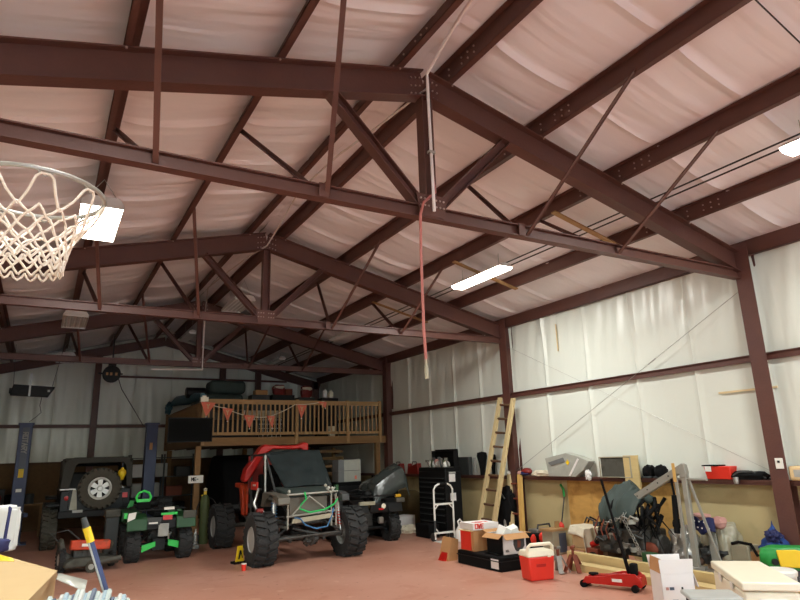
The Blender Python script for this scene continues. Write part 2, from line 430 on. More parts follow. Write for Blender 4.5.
# frames: columns, rafters, tie chord, king post, diagonals, flange braces
_bolt = []
def bolt(p, t, side=False):
    if not _bolt:
        for q in ((0, -.014, 0), (-.014, 0, 0)):
            o = obj('bolt', B().cyl((0, 0, 0), q, .012, n=6), 'bolt', t); o.location = p; _bolt.append(o.data)
            if not side: break
        if len(_bolt) == 1: _bolt.append(None)
        return
    k = 1 if side else 0
    if _bolt[k] is None:
        o = obj('bolt', B().cyl((0, 0, 0), (-.014, 0, 0), .012, n=6), 'bolt', t); o.location = p; _bolt[k] = o.data; return
    o = bpy.data.objects.new('bolt', _bolt[k]); C.objects.link(o); o.parent = t; o.location = p
def make_frame(y, label, lite=False):
    t = thing('roof_frame', label, 'truss', (0, y, 0), 0, 'bolted steel roof frames')
    for s in (-1, 1):
        obj('column', B().box(s*W-.008, -.22, 0, s*W+.008, .03, 5.0).box(min(s*W, s*(W+.26)), -.078, 0, max(s*W, s*(W+.26)), -.062, 4.98).box(s*(W+.26)-.008, -.17, 0, s*(W+.26)+.008, .03, 4.85)
            .box(min(s*(W-.03), s*(W+.28)), -.13, 0, max(s*(W-.03), s*(W+.28)), .13, .02), 'steel', t)
        h = .345
        p = Vector((0, 0, under(0)+h/2)); q = Vector((s*(W+.24), 0, under(W+.24)+h/2))
        obj('rafter', B().ibeam(p, q, .17, h, .016), 'steel', t)
        bb = B()
        for x in (.06, .12, .18):
            for z in (.06, .16, .27): bolt((s*x, -.012, under(x)+z), t)
        for px in PX: bolt((s*(px+.05), -.086, under(px)+.31), t)
    cb = B().ibeam((-W, 0, 4.446+.075), (W, 0, 4.446+.075), .12, .15, .014)
    obj('bottom_chord', cb, 'steel', t)
    obj('king_post', B().ibeam((0, 0, 4.58), (0, 0, under(0)+.02), .14, .14, .014), 'steel', t)
    obj('gusset_plate', B().prism([(-.16, 4.46), (.16, 4.46), (.2, 4.72), (-.2, 4.72)], (0, .012, 0), (0, -.075, 0)), 'steel', t)
    for x in (-.15, -.1, -.05, .05, .1, .15): bolt((x, -.075, 4.66), t); bolt((x, -.075, 4.58), t)
    for s in (-1, 1):
        obj('diagonal_web', B().ibeam((s*.14, 0, 4.62), (s*1.2, 0, under(1.2)+.03), .13, .11, .012), 'steel', t)
        obj('splice_plate', B().box(s*1.3-.05, -.075, 4.45, s*1.3+.05, -.06, 4.6), 'steel', t)
    for (xb, xp) in ((-2.89, -3.16), (-1.25, -1.74), (1.4, 1.74), (3.03, 3.16)):
        for d in (-1, 1):
            yb = d*.03; zp = ptop(xp)+.04
            if d > 0 and abs(xb) > 2 and xb < 0: pass
            obj('lateral_brace', B().bar((xb, yb, 4.47), (xp, d*1.62, zp), .05, .012).bar((xb+.022, yb, 4.49), (xp+.022, d*1.62, zp+.02), .008, .05), 'steel', t)
    if True:
        obj('base_plate', B().box(W-.05, -.15, 0, W+.27, .15, .02), 'steel', t)
    return t
f0 = make_frame(FR[1], 'nearest maroon steel roof frame with its king post and tie beam crossing the whole photo')
dup(f0, (0, FR[2], 0), label='second maroon steel roof frame from the camera, its right column behind the wooden ladder')
dup(f0, (0, FR[3], 0), label='third maroon steel roof frame, just in front of the wooden loft')
dup(f0, (0, FR[0], 0), label='maroon steel roof frame just behind the camera, above it')
t = thing('end_wall_frame', 'dark steel rafters and wind columns of the far end wall', 'frame', (0, Y1-.2, 0))
for s in (-1, 1):
    obj('rafter', B().ibeam((0, 0, under(0)+.2), (s*(W+.2), 0, under(W+.2)+.2), .12, .3, .014), 'steel', t)
    obj('column', B().ibeam((s*W, 0, 0), (s*W, 0, 4.9), .2, .25, .014), 'steel', t)
for x in (-2.1, 2.1, 3.45):
    obj('column', B().ibeam((x, 0, 0), (x, 0, under(x)+.1), .16, .2, .014), 'steel', t)
# purlins
def purlin(s, x, label):
    z = ptop(x); b = B()
    x0 = s*x
    b.box(x0-.006, Y0, z, x0+.006, Y1-.1, z+PD)
    b.box(min(x0, x0+s*.075), Y0, z, max(x0, x0+s*.075), Y1-.1, z+.008)
    b.box(min(x0, x0-s*.075), Y0, z+PD-.008, max(x0, x0-s*.075), Y1-.1, z+PD)
    b.box(min(x0+s*.067, x0+s*.075), Y0, z, max(x0+s*.067, x0+s*.075), Y1-.1, z+.025)
    t = thing('roof_purlin', label, 'purlin', (0, 0, 0))
    obj('purlin_rail', b, 'steel', t)
    for fy in FR[1:2]:
        for dy in (-.62, -.5, -.38, -.12, .12, .38, .5, .62):
            for zz in (.06, .14): bolt((x0-.006, fy+dy, z+zz), t, True)
nm = {.316: 'beside the roof ridge', 1.74: 'second out from the ridge', 3.16: 'third out from the ridge', 4.58: 'fourth out from the ridge'}
for x in PX:
    for s, sn in ((-1, 'left'), (1, 'right')):
        purlin(s, x, 'long maroon roof purlin on the %s slope, %s' % (sn, nm[x]))
for s, sn in ((-1, 'left'), (1, 'right')):
    x0 = s*5.93; z = ptop(5.93)
    one('eave_strut', B().box(min(x0, x0+s*.008), Y0, z-.03, max(x0, x0+s*.008), Y1, z+PD).box(min(x0, x0+s*.09), Y0, z-.03, max(x0, x0+s*.09), Y1, z-.02), 'steel',
        'maroon eave strut where the roof meets the %s wall' % sn, 'eave strut')
# bracing cables on the right wall
def cable(p, q, label, r=.006, m='darkcable'):
    one('brace_cable', B().cyl(p, q, r, n=6).cyl(Vector(p).lerp(Vector(q), .3), Vector(p).lerp(Vector(q), .33), r*2.2, n=6), m, label, 'cable')
cable((5.94, 5.42, 4.3), (5.94, 11.2, 1.5), 'thin bracing cable slanting from the nearest right column top down to the left', .005, 'galv')
cable((5.96, 5.42, 1.5), (5.96, 11.2, 4.35), 'thin bracing cable from the column behind the ladder down to the right', .0025, 'galv')
# tape and outlet
one('repair_tape', B().box(6.0, 5.15, 2.72, 6.012, 6.1, 2.75), 'walltape', 'tan strip of tape on the white wall insulation behind the nearest column', 'tape')
one('repair_tape', B().box(6.0, 9.6, 4.0, 6.012, 9.63, 4.6), 'walltape', 'short vertical tan tape strip high on the white right wall', 'tape')
t = thing('wall_outlet', 'white electrical outlet plate on the nearest right column', 'outlet', (W-.01, 5.3385-.13, 1.55))
obj('cover_plate', B().box(-.012, -.06, 0, .004, .05, .15), 'white', t, bevel=.004)
obj('socket', B().box(-.016, -.02, .085, -.011, .015, .115), 'black', t)

# conduits, cords and boards under the roof
def pc(x, dz=0): return ptop(x)+dz
one('conduit_pipe', B().tube([(3.86, y, pc(3.86)+.05) for y in (Y0, 0, 8, 16, Y1-.3)], .012), 'darkcable', 'left of two thin parallel conduits running the length of the right roof slope', 'conduit')
one('conduit_pipe', B().tube([(3.98, y, pc(3.98)+.05) for y in (Y0, 0, 8, 16, Y1-.3)], .012), 'darkcable', 'right of two thin parallel conduits running the length of the right roof slope', 'conduit')
one('roof_cable', B().tube(sag((1.9, 2.5, pc(1.9)+.13), (5.9, 2.6, pc(5.9)+.13), .03), .008), 'darkcable', 'thin dark cable crossing the top right corner of the ceiling', 'cable')
for y, l in ((6.5, 'nearest tan board fixed under the right roof slope behind the first tie beam'), (9.25, 'tan board under the right roof slope holding up the lit strip light'), (12.7, 'farthest tan board crossing the right roof slope beyond the second frame')):
    one('fixing_board', B().bar((3.1, y, pc(3.1)-.02), (4.65, y, pc(4.65)-.02), .09, .025), 'wood', l, 'board')
# white conduit that drops down the first king post, cord along the ridge
t = thing('drop_conduit', 'white conduit dropping down beside the nearest king post', 'pipe', (-.02, FR[1]-.14, 0))
obj('pipe', B().tube([(0, 0, 4.5), (-.01, 0, 6.1), (-.03, -.03, 6.2), (-.05, -.6, 6.4), (-.16, -1.3, 6.42), (-.22, -3, 6.42), (-.22, -6, 6.42)], .018), 'conduit', t)
obj('pipe_clamp', B().box(-.04, -.02, 5.2, .04, .03, 5.23), 'galv', t)
one('ridge_cable', B().tube([(-.02, FR[1]-.12, 6.05), (-.18, 6.2, 6.0), (-.16, 7.4, 6.2), (-.1, 9.2, 6.38), (0, 10.6, 6.2), (-.05, 11.1, 6.0), (-.25, 11.5, 5.9), (-.12, 13.5, 6.2), (-.2, 15.5, 6.25), (.05, 17, 5.6)], .014), 'cable', 'loose white cable sagging along the roof ridge', 'cable')
one('drop_conduit', B().tube([(.1, FR[3]-.1, 5.9), (.1, FR[3]-.1, 4.36), (-1.2, FR[3]-.1, 4.33)], .02), 'conduit', 'pale conduit running down the far king post and turning left along the tie beam', 'pipe')
t = thing('air_hose', 'dull red air hose hanging straight down from the nearest king post', 'hose', (-.19, FR[1]-.06, 0))
obj('hose', B().tube([(.2, -.03, 5.0), (.22, -.04, 4.75), (.06, -.04, 4.6), (0, -.06, 4.44), (.005, -.03, 4.0), (.02, 0, 3.2), (.03, 0, 2.86)], .016), 'redhose', t)
obj('end_fitting', B().cyl((.03, 0, 2.86), (.03, 0, 2.78), .014).cyl((.03, 0, 2.78), (.032, 0, 2.66), .022), 'brass' if 'brass' in M else 'bagclear', t)

# ------------------------------------------------------------ light fixtures
def high_bay(loc, label, on, drop=.38):
    t = thing('high_bay_light', label, 'ceiling light', loc, 0, 'high bay fixtures under the left slope')
    L, w = 1.35, .5
    obj('housing', B().prism([(-w/2, 0), (w/2, 0), (w/2-.06, .09), (-w/2+.06, .09)], (0, L, 0), (0, -L/2, 0)), 'housing', t, bevel=.008)
    b = B(); rb = B()
    for i in range(5):
        x = -w/2+.045+i*(w-.09)/4
        b.cyl((x, -L/2+.04, -.022), (x, L/2-.04, -.022), .014, n=8)
        if i < 4: rb.prism([(x+.02, 0), (x+.085, 0), (x+.052, -.045)], (0, L-.06, 0), (0, -L/2+.03, 0))
    rim = B().box(-w/2, -L/2, -.05, -w/2+.01, L/2, 0).box(w/2-.01, -L/2, -.05, w/2, L/2, 0).box(-w/2, -L/2, -.05, w/2, -L/2+.01, 0).box(-w/2, L/2-.01, -.05, w/2, L/2, 0)
    if on: obj('diffuser', B().box(-w/2+.012, -L/2+.012, -.048, w/2-.012, L/2-.012, -.03), 'lit', t)
    else:
        obj('fluorescent_tube', b, 'unlit', t); obj('reflector', rb, 'reflector', t)
    obj('rim', rim, 'housing', t)
    for yy in (-L/2+.15, L/2-.15):
        obj('hanging_wire', B().tube([(-.2, yy, .08), (0, yy, drop), (.2, yy, .08)], .006, n=6), 'galv', t)
    return t
def strip_light(loc, label, on, L=1.4, w=.27, drop=.2, grp='strip light fixtures'):
    t = thing('strip_light', label, 'ceiling light', loc, 0, grp)
    obj('housing', B().prism([(-w/2, 0), (w/2, 0), (.06, .07), (-.06, .07)], (0, L, 0), (0, -L/2, 0)), 'housing', t, bevel=.006)
    obj('diffuser', B().prism([(-w/2+.01, 0), (w/2-.01, 0), (w/2-.05, -.05), (-w/2+.05, -.05)], (0, L-.02, 0), (0, -L/2+.01, 0)), 'lit' if on else 'unlit', t)
    for yy in (-L/2+.2, L/2-.2): obj('hanger', B().cyl((0, yy, .06), (0, yy, drop), .005, n=6), 'galv', t)
    return t
def lamp(name, loc, sx, sy, power, col=(.97, 1, .96)):
    l = bpy.data.lights.new(name, 'AREA'); l.shape = 'RECTANGLE'; l.size = sx; l.size_y = sy; l.energy = power; l.color = col
    o = bpy.data.objects.new(name, l); C.objects.link(o); o.location = loc; return o
bays = [8.6, 15.2]
hb = high_bay((-3.15, 8.65, 5.1), 'blazing white lit high bay light seen just right of the basketball net', True)
lamp('high_bay_lamp', (-3.15, 8.65, 5.04), .46, 1.3, P_NEAR)
high_bay((-3.15, 15.3, 5.1), 'unlit high bay fixture with bare tubes, left slope, behind the second tie beam', False)
high_bay((-3.15, 21.0, 5.1), 'unlit high bay fixture farthest back on the left, low over the end wall', False)
high_bay((.45, 15.0, 5.75), 'unlit tubed high bay fixture hanging by the ridge behind the second frame', False, .5)
hb2 = high_bay((-3.15, 2.36, 5.1), 'lit high bay light on the left above the camera', True); lamp('high_bay_lamp', (-3.15, 2.36, 5.04), .46, 1.3, P_HOME)
strip_light((3.5, 8.95, 5.19), 'glowing white strip light hanging under the right slope, left of the nearest column', True, 1.55, .33, .3)
lamp('strip_lamp', (3.5, 8.95, 5.12), .26, 1.5, P_NEAR)
strip_light((3.65, 2.55, 5.19), 'lit strip light cut by the right edge of the photo', True, 1.5, .33, .3)
lamp('strip_lamp', (3.65, 2.55, 5.12), .26, 1.45, P_HOME)
strip_light((3.45, 15.2, 5.2), 'unlit white strip light under the right slope between the second and third frames', False)
strip_light((3.2, 20.2, 5.2), 'unlit strip light farthest back under the right slope above the loft', False)
strip_light((.15, 19.6, 5.75), 'unlit strip light behind the third frame close to the roof ridge', False, 1.5, .3, .5)
for x in (-3.15, 3.5):
    strip_light((x, -3.6, 5.2), 'lit strip light behind the camera on the %s side' % ('left' if x < 0 else 'right'), True, 1.5, .33)
    lamp('strip_lamp', (x, -3.6, 5.13), .26, 1.45, P_HOME)

# ------------------------------------------------------------ basketball hoop
cx, cy, cz = -4.5721, 2.351, 2.7366
HX, HY, HZ = -3.5209+.78975*(cx+4.4583), .78975*cy, 1.9+.78975*(cz-1.8)
hr = .2286*.78975
t = thing('basketball_hoop', 'basketball hoop with a white net, cut by the left edge of the photo', 'basketball hoop', (HX, HY, 0))
ring = [(hr*math.cos(2*PI*i/48), hr*math.sin(2*PI*i/48), HZ) for i in range(48)]
obj('rim', B().tube(ring, .0065, 8, closed=True), 'galv', t)
# net hooks: small wire waves under the rim
nb = B(); hk = B()
NL = 9
def npnt(a, h):   # a = angle, h = 0 top .. 1 bottom
    rr = [1.0, .93, .80, .68, .59, .55, .52]
    k = min(5.999, h*6); i = int(k); r = rr[i]+(rr[i+1]-rr[i])*(k-i)
    return (hr*r*math.cos(a), hr*r*math.sin(a), HZ-.012-h*.2)
for i in range(NL):
    a0 = 2*PI*(i+.0)/NL; aw = 2*PI/NL
    # long loop strands from the rim to the first knots
    nb.tube([npnt(a0-aw*.5, .38), npnt(a0-aw*.28, .22), npnt(a0-aw*.16, .04), npnt(a0-aw*.08, .0), npnt(a0+aw*.08, .0), npnt(a0+aw*.16, .04), npnt(a0+aw*.28, .22), npnt(a0+aw*.5, .38)], .0036, 6)
    obj('net_hook', B().tube([(hr*math.cos(a0-aw*.2), hr*math.sin(a0-aw*.2), HZ), (hr*.98*math.cos(a0), hr*.98*math.sin(a0), HZ-.018), (hr*math.cos(a0+aw*.2), hr*math.sin(a0+aw*.2), HZ)], .0025, 6), 'galv', t)
    for s in (-1, 1):
        for off in (0, .5):
            pts = []
            for k in range(13):
                h = .34 + .66*k/12; a = a0 + aw*(.5+off) + s*aw*.5*(k/12*3)
                jit = .012*noise.noise(Vector((i*3+off*5+s, k*.5, 2)))
                p = npnt(a+jit*3, h); pts.append((p[0], p[1], p[2]+jit))
            nb.tube(pts, .0034, 6)
for i in range(NL*2):   # looped bottom edge
    a = 2*PI*i/NL/2; w = PI/NL
    nb.tube([npnt(a-w*.5, .97), npnt(a-w*.25, 1.05), npnt(a, 1.08), npnt(a+w*.25, 1.05), npnt(a+w*.5, .97)], .0034, 6)
obj('net', nb, 'net', t)
obj('bracket', B().box(-hr-.12, -.07, HZ-.012, -hr+.005, .07, HZ+.006).box(-hr-.13, -.08, HZ-.1, -hr-.12, .08, HZ+.04), 'galv', t)
obj('backboard', B().box(-hr-.15, -.5, HZ-.1, -hr-.13, .5, HZ+.6), 'white', t)
obj('pole', B().cyl((-hr-.75, 0, 0), (-hr-.75, 0, HZ+.2), .05).bar((-hr-.75, 0, HZ+.15), (-hr-.15, 0, HZ+.2), .05, .05), 'black', t)

# ------------------------------------------------------------ things hanging over the car lift
t = thing('hanging_heater', 'long black shop heater hanging flat from the roof, above the left blue lift post', 'heater', (-3.93, 20, 0))
obj('body', B().prism([(-.5, 3.88), (.42, 3.84), (.58, 4.12), (-.44, 4.17)], (0, .3, 0)), 'black', t, bevel=.01)
obj('strap', B().box(-.06, -.01, 3.84, -.01, 0, 4.5), 'galv', t)
obj('end_cap', B().lathe([(.0, -.03), (.08, -.03), (.08, .03), (0, .03)], (-.5, .15, 4.0), 'x', 12), 'greydark', t)
obj('hanging_chain', B().cyl((-.44, .1, 4.15), (-.5, .1, 5.3), .007, n=6).cyl((.5, .1, 4.1), (.72, .1, 5.45), .007, n=6), 'darkcable', t)
obj('end_panel', B().box(.40, -.012, 3.97, .46, 0, 4.03), 'galv', t)
obj('power_cord', B().tube([(.28, .05, 3.86), (.25, .05, 3.6), (.3, .04, 3.4), (.2, 0, 3.28), (.05, -.3, 3.12)], .008), 'darkcable', t)
t = thing('hose_reel', 'round black reel hung under the far tie beam left of the loft', 'reel', (-1.92, 20, 0))
obj('drum', B().lathe([(0, -.1), (.24, -.1), (.25, -.07), (.16, -.05), (.16, .05), (.25, .07), (.24, .1), (0, .1)], (0, 0, 4.54), 'y', 24), 'black', t)
obj('guard', B().box(-.36, -.03, 4.53, .3, .03, 4.57).box(-.1, -.12, 4.78, .1, .12, 4.84), 'black', t)
for x in (-.13, -.02, .12): obj('spoke_light', B().box(x-.03, -.125, 4.49, x+.03, -.1, 4.57), 'card', t)
obj('mount', B().cyl((0, 0, 4.8), (0, 0, 5.75), .02, n=8), 'darkcable', t)
obj('cord', B().tube([(.2, 0, 4.4), (.3, -.05, 4.1), (.75, -.2, 3.35), (.95, -.35, 2.98)], .012), 'darkcable', t)
# two post lift
def lift_post(x, s, label, mark):
    t = thing('lift_post', label, 'car lift', (x, 19.5, 0), 0, 'the two posts of the car lift')
    w, d = .155, .16
    obj('post', B().box(-w, -d, 0, w, -d+.02, 3.05).box(-w, -d, 0, -w+.02, d, 3.05).box(w-.02, -d, 0, w, d, 3.05), 'blue', t, bevel=.008)
    obj('top_cap', B().box(-w-.03, -d-.03, 3.02, w+.03, d+.03, 3.07), 'blue', t)
    obj('carriage', B().box(-w+.03, -d+.03, .9, w-.03, d, 1.6), 'blue', t)
    obj('base_plate', B().box(-.3, -.3, 0, .3, .3, .03), 'blue', t)
    obj('lift_arm', B().bar((s*.1, -.1, .75), (s*.22, -.8, .75), .1, .09), 'blue', t)
    if mark:
        obj('panel', B().box(-.07, -d-.004, 1.85, .09, -d+.001, 2.95), 'bluegrey', t)
        obj('lettering', text(B(), 'ROTARY', (-.045, -d-.005, 2.82), (0, 0, -1), (1, 0, 0), .11, .22), 'greylight', t)
        obj('warning_label', B().box(-.06, -d-.006, 1.66, .06, -d, 1.88), 'yellow', t); obj('notice', B().box(-.07, -d-.006, 1.3, .06, -d, 1.38), 'white', t)
    else: obj('sticker', B().box(-.05, -d-.005, 2.3, .03, -d, 2.5), 'card', t)
lift_post(-3.93, 1, 'left blue car lift post with white lettering down its face', True)
lift_post(-.76, -1, 'right blue car lift post, next to the black screen on the loft', False)

# ------------------------------------------------------------ timber loft
LX0, LX1, LY = .2, 5.75, FR[3]-.05
t = thing('timber_loft', 'raised wooden loft with railings across the back right of the shop', 'loft', (0, 0, 0))
obj('deck_floor', B().box(LX0, LY, 2.5, LX1+.2, Y1-.3, 2.54), 'deckwood', t)
obj('front_beam', B().box(LX0, LY-.04, 2.32, LX1+.1, LY, 2.54), 'deckwood', t)
obj('side_beam', B().box(LX0-.04, LY, 2.32, LX0, Y1-.3, 2.54), 'deckwood', t)
jb = B()
for i in range(14): jb.box(LX0+.3+i*.4, LY, 2.33, LX0+.34+i*.4, Y1-.35, 2.5)
obj('floor_joists', jb, 'darkwood', t)
for x, y in ((.12, LY+.0), (2.9, LY+3), (5.55, LY+.1), (.3, Y1-.6), (2.9, Y1-.6), (5.5, Y1-.6)):
    obj('post', B().box(x-.07, y-.07 if y > LY+.05 else y+.0, 0, x+.07, y+.07 if y > LY+.05 else y+.13, 2.32), 'deckwood', t)
NW = [LX0, 2.86, 4.49, 5.6]
for x in NW:
    obj('railing_post', B().box(x-.045, LY-.07, 2.34, x+.045, LY+.02, 3.6), 'wood', t, bevel=.006)
obj('top_rail', B().box(LX0, LY-.06, 3.53, NW[-1], LY+.05, 3.575), 'wood', t)
obj('handrail_board', B().box(LX0, LY-.03, 3.45, NW[-1], LY+.0, 3.53), 'wood', t)
obj('bottom_rail', B().box(LX0, LY-.03, 2.6, NW[-1], LY+.0, 2.68), 'wood', t)
for a, b_ in zip(NW, NW[1:]):
    n = int(round((b_-a)/.131))
    for i in range(1, n):
        x = a+(b_-a)*i/n
        obj('baluster', B().box(x-.022, LY-.055, 2.6, x+.022, LY-.03, 3.5), 'wood', t)
obj('side_top_rail', B().box(LX0-.07, LY, 3.45, LX0+.04, Y1-.5, 3.49), 'deckwood', t)
obj('side_bottom_rail', B().box(LX0-.02, LY, 2.6, LX0+.02, Y1-.5, 2.68), 'deckwood', t)
for i in range(34):
    y = LY+.13+i*.165
    obj('side_baluster', B().box(LX0-.05, y-.045, 2.55, LX0-.02, y+.045, 3.45), 'deckwood', t)
obj('side_post', B().box(LX0-.08, Y1-.62, 2.33, LX0+.02, Y1-.52, 3.55), 'deckwood', t)
obj('corner_bracket', B().box(LX0-.1, LY-.1, 3.5, LX0+.1, LY+.05, 3.62).box(LX0-.06, LY-.1, 3.62, LX0+.04, LY, 3.66), 'cream', t)
# screen
t = thing('flat_screen', 'flat black screen mounted on the left corner of the wooden loft', 'screen', (-.15, LY-.15, 0))
obj('panel', B().box(-.56, -.04, 2.44, .56, .02, 3.05), 'screen', t, bevel=.008)
obj('bezel', B().box(-.57, -.045, 2.43, .57, -.035, 2.455).box(-.57, -.045, 3.035, .57, -.035, 3.06).box(-.57, -.045, 2.43, -.552, -.035, 3.06).box(.552, -.045, 2.43, .57, -.035, 3.06), 'black', t)
obj('wall_bracket', B().box(.2, .02, 2.5, .42, .1, 2.9), 'black', t)
# pennants
t = thing('pennant_string', 'string of faded orange red triangular pennants tied along the loft railing', 'bunting', (0, LY-.09, 0))
cord = [(.16, 0, 3.5), (.78, 0, 3.33), (1.38, 0, 3.13), (2.0, 0, 3.1), (2.78, 0, 3.45), (3.7, 0, 3.56)]
sp = []
for a, b_ in zip(cord, cord[1:]): sp += sag(a, b_, .03, 6)[:-1]
obj('cord', B().tube(sp+[cord[-1]], .012, 6), 'cloth', t)
for x, z, w, h, k in ((.3, 3.49, .2, .4, -.05), (.83, 3.33, .15, .36, 0), (1.43, 3.15, .16, .38, .02), (2.05, 3.13, .12, .36, .06), (2.99, 3.45, .15, .4, -.02), (3.63, 3.55, .15, .2, .1)):
    f = obj('pennant', B().prism([(x-w, z), (x+w, z-.02), (x+k, z-h)], (0, .006, 0), (0, -.015, 0)), 'pennant', t)
    obj('tip_bead', B().lathe([(0, -.025), (.022, 0), (0, .025)], (x+k, -.015, z-h), 'z', 8), 'white', f)
    obj('emblem', text(B(), 'Y' if x < 3 else 'T', (x-.035, -.0165, z-.17), (1, 0, 0), (0, 0, 1), .1, .25), 'card_light', f)
# things on the loft
DZ = 2.54
def bx(name, label, cat, c, s, m, rz=0, bev=.01, group=None):
    return one(name, B().cb((0, 0, s[2]/2), s), m, label, cat, group, loc=c, rz=rz, bevel=bev)
t = thing('folded_sofa_cushions', 'dark green padded cushions piled behind the left end of the loft railing', 'cushions', (1.15, 19.7, DZ+.42))
obj('cushion', B().cb((0, 0, .75), (1.5, .7, .5)), 'cover', t, bevel=.12, seg=4)
obj('cushion', B().cb((.25, 0, 1.22), (1.15, .7, .42)), 'cover', t, bevel=.14, seg=4)
obj('cushion', B().cb((.2, 0, .04), (1.1, .7, .92)), 'greydark', t, bevel=.08, seg=3)
obj('rolled_end', B().cyl((-.95, .1, 1.05), (-.35, .1, 1.05), .17, n=16), 'black', t, bevel=.03)
bx('stacked_totes', 'long dark stack of totes just inside the left side railing of the loft', 'totes', (.5, 20.4, DZ), (.36, 4.2, 1.05), 'greydark')
t = thing('blue_tarp_roll', 'rolled blue plastic tarp lying above the left side railing of the loft', 'tarp', (.45, 0, 0))
obj('roll', B().tube([(-.15, 22.6, 3.9), (-.1, 21.8, 3.95), (.0, 20.6, 3.88), (.0, 19.5, 3.84), (.0, 18.5, 3.8)], [.08, .16, .17, .14, .08], 12), 'bluetarp', t)
obj('loose_end', B().blob((-.3, 22.4, 3.75), (.1, .3, .2), .3, 3, 4, 12), 'bluetarp', t)
bx('brown_carton', 'small brown carton behind the loft railing, left of the red and white sacks', 'box', (2.75, 20.4, DZ+1.5), (.42, .3, .17), 'card')
bx('storage_crate', 'dark crate stack behind the loft railing under the brown carton', 'crate', (2.7, 20.4, DZ), (.6, .5, 1.5), 'greydark')
def sack(x, y, z, label, h=.4):
    t = thing('red_and_white_sack', label, 'sack', (x, y, z), 0, 'red and white sacks on the loft')
    obj('body', B().blob((0, 0, h/2), (.2, .12, h/2), .12, 2, x, 14, 0, .6), 'reddark', t)
    obj('band', B().blob((0, -.01, h*.75), (.19, .125, h*.16), .1, 2, x, 12, None, .6), 'cloth', t)
bx('storage_tote', 'dark tote behind the loft railing carrying the left red and white sack', 'tote', (3.45, 20.3, DZ), (.8, .5, 1.5), 'black')
bx('storage_tote', 'dark tote behind the loft railing carrying the right red and white sack', 'tote', (4.25, 20.2, DZ), (.6, .5, 1.42), 'greydark')
sack(3.35, 20.3, DZ+1.5, 'left of the two red and white sacks above the loft railing', .36); sack(4.33, 20.2, DZ+1.42, 'right of the two red and white sacks above the loft railing', .42)
bx('brown_carton', 'low brown carton between the two red and white sacks on the loft', 'box', (3.68, 20.3, DZ+1.5), (.25, .3, .22), 'rust')
for x, h, l, m in ((4.72, .28, 'wider of the two pale jars standing on the loft behind the rail', 'cardwhite'), (4.93, .26, 'narrower cream jar at the right of the pale pair on the loft', 'cream')):
    one('jar', B().lathe([(.06, 0), (.09, .02), (.09, h-.06), (.05, h-.03), (.05, h), (0, h)], n=16), m, l, 'jar', loc=(x-.2, 19.0, DZ+1.31))
bx('storage_tote', 'dark tote on the loft that the two pale jars stand on', 'tote', (4.62, 19.0, DZ), (.6, .4, 1.3), 'black')
t = thing('wire_rack', 'white wire rack standing behind the loft railing', 'rack', (2.3, 18.6, DZ))
rb = B()
for i in range(9): rb.cyl((-.55+i*.14, 0, 0), (-.55+i*.14, 0, .85), .008, n=6)
for i in range(7): rb.cyl((-.6, 0, .05+i*.13), (.6, 0, .05+i*.13), .008, n=6)
obj('grille', rb, 'white', t); obj('top_panel', B().box(-.6, -.01, .62, .6, .01, .85), 'bagclear', t)
obj('foot', B().box(-.6, -.15, 0, -.56, .15, .03), 'white', t); obj('foot', B().box(.56, -.15, 0, .6, .15, .03), 'white', t)
one('bucket', B().lathe([(.1, 0), (.13, .3), (.14, .31), (.12, .31), (.1, .05), (0, .05)], n=18), 'cloth', 'pale bucket on the loft floor behind the right part of the railing', 'bucket', loc=(4.15, 17.6, DZ))
bx('dark_chest', 'dark low chest on the loft floor behind the left part of the railing', 'chest', (1.3, 18.6, DZ), (1.6, .5, .55), 'black')
bx('dark_chest', 'dark low chest on the loft floor behind the right part of the railing', 'chest', (5.1, 21.2, DZ), (1.2, .7, .8), 'matblack')

# ------------------------------------------------------------ under the loft
t = thing('steel_shelving', 'dark steel shelving full of bins under the left half of the loft', 'shelving', (-.05, 21.6, 0))
for x in (-1, 0, 1):
    for y in (-.25, .25): obj('upright', B().box(x-.025, y-.025, 0, x+.025, y+.025, 2.2), 'greydark', t)
for z in (.3, .9, 1.5, 2.1): obj('shelf', B().box(-1.05, -.3, z-.02, 1.05, .3, z), 'greydark', t)
for i, (x, z, w, h, m, l) in enumerate(((-.7, .9, .45, .42, 'greylight', 'pale grey bin at the left of the middle shelf under the loft'), (-.25, .9, .3, .42, 'greylight', 'pale grey tall bin on the middle shelf under the loft'), (.35, .9, .5, .3, 'rust', 'rusty coloured bin on the middle shelf under the loft'),
        (-.7, 1.5, .5, .4, 'cardwhite', 'white bin at the left of the upper shelf under the loft'), (-.1, 1.5, .42, .42, 'greylight', 'pale tall bin in the middle of the upper shelf under the loft'), (.6, 1.5, .45, .3, 'greydark', 'dark bin at the right of the upper shelf under the loft'),
        (-.5, .3, .6, .4, 'card', 'cardboard bin on the lowest shelf under the loft'), (.4, .3, .6, .4, 'matblack', 'black bin on the lowest shelf under the loft'))):
    bx('storage_bin', l, 'bin', (-.05+x, 21.55, z), (w, .4, h), m, 0, .02, 'bins on the shelving under the loft')
t = thing('lumber_rack', 'rack of stacked timber boards under the right half of the loft', 'lumber rack', (4.6, 19.6, 0))
for x in (-.6, .6): obj('upright', B().box(x-.05, .2, 0, x+.05, .3, 2.25), 'deckwood', t)
k = 0
for z in (1.35, 1.6, 1.85, 2.08):
    for x in (-.6, .6): obj('arm', B().box(x-.03, -.2, z-.04, x+.03, .3, z), 'darkwood', t)
    for j in range(3):
        k += 1; obj('board', B().box(-.85+.07*k % .3-.3, -.18+j*.14, z, .85-.05*k % .2, -.06+j*.14, z+.07+.03*(j % 2)), 'deckwood' if k % 2 else 'wood', t)
bx('plywood_board', 'dull brown board standing under the right end of the loft', 'board', (5.3, 18.7, 0), (.6, .06, 1.85), 'olivebrown')
bx('wooden_crate', 'open wooden crate standing under the loft left of the white cartons', 'crate', (3.0, 19.6, 0), (.5, .4, 1.3), 'deckwood')
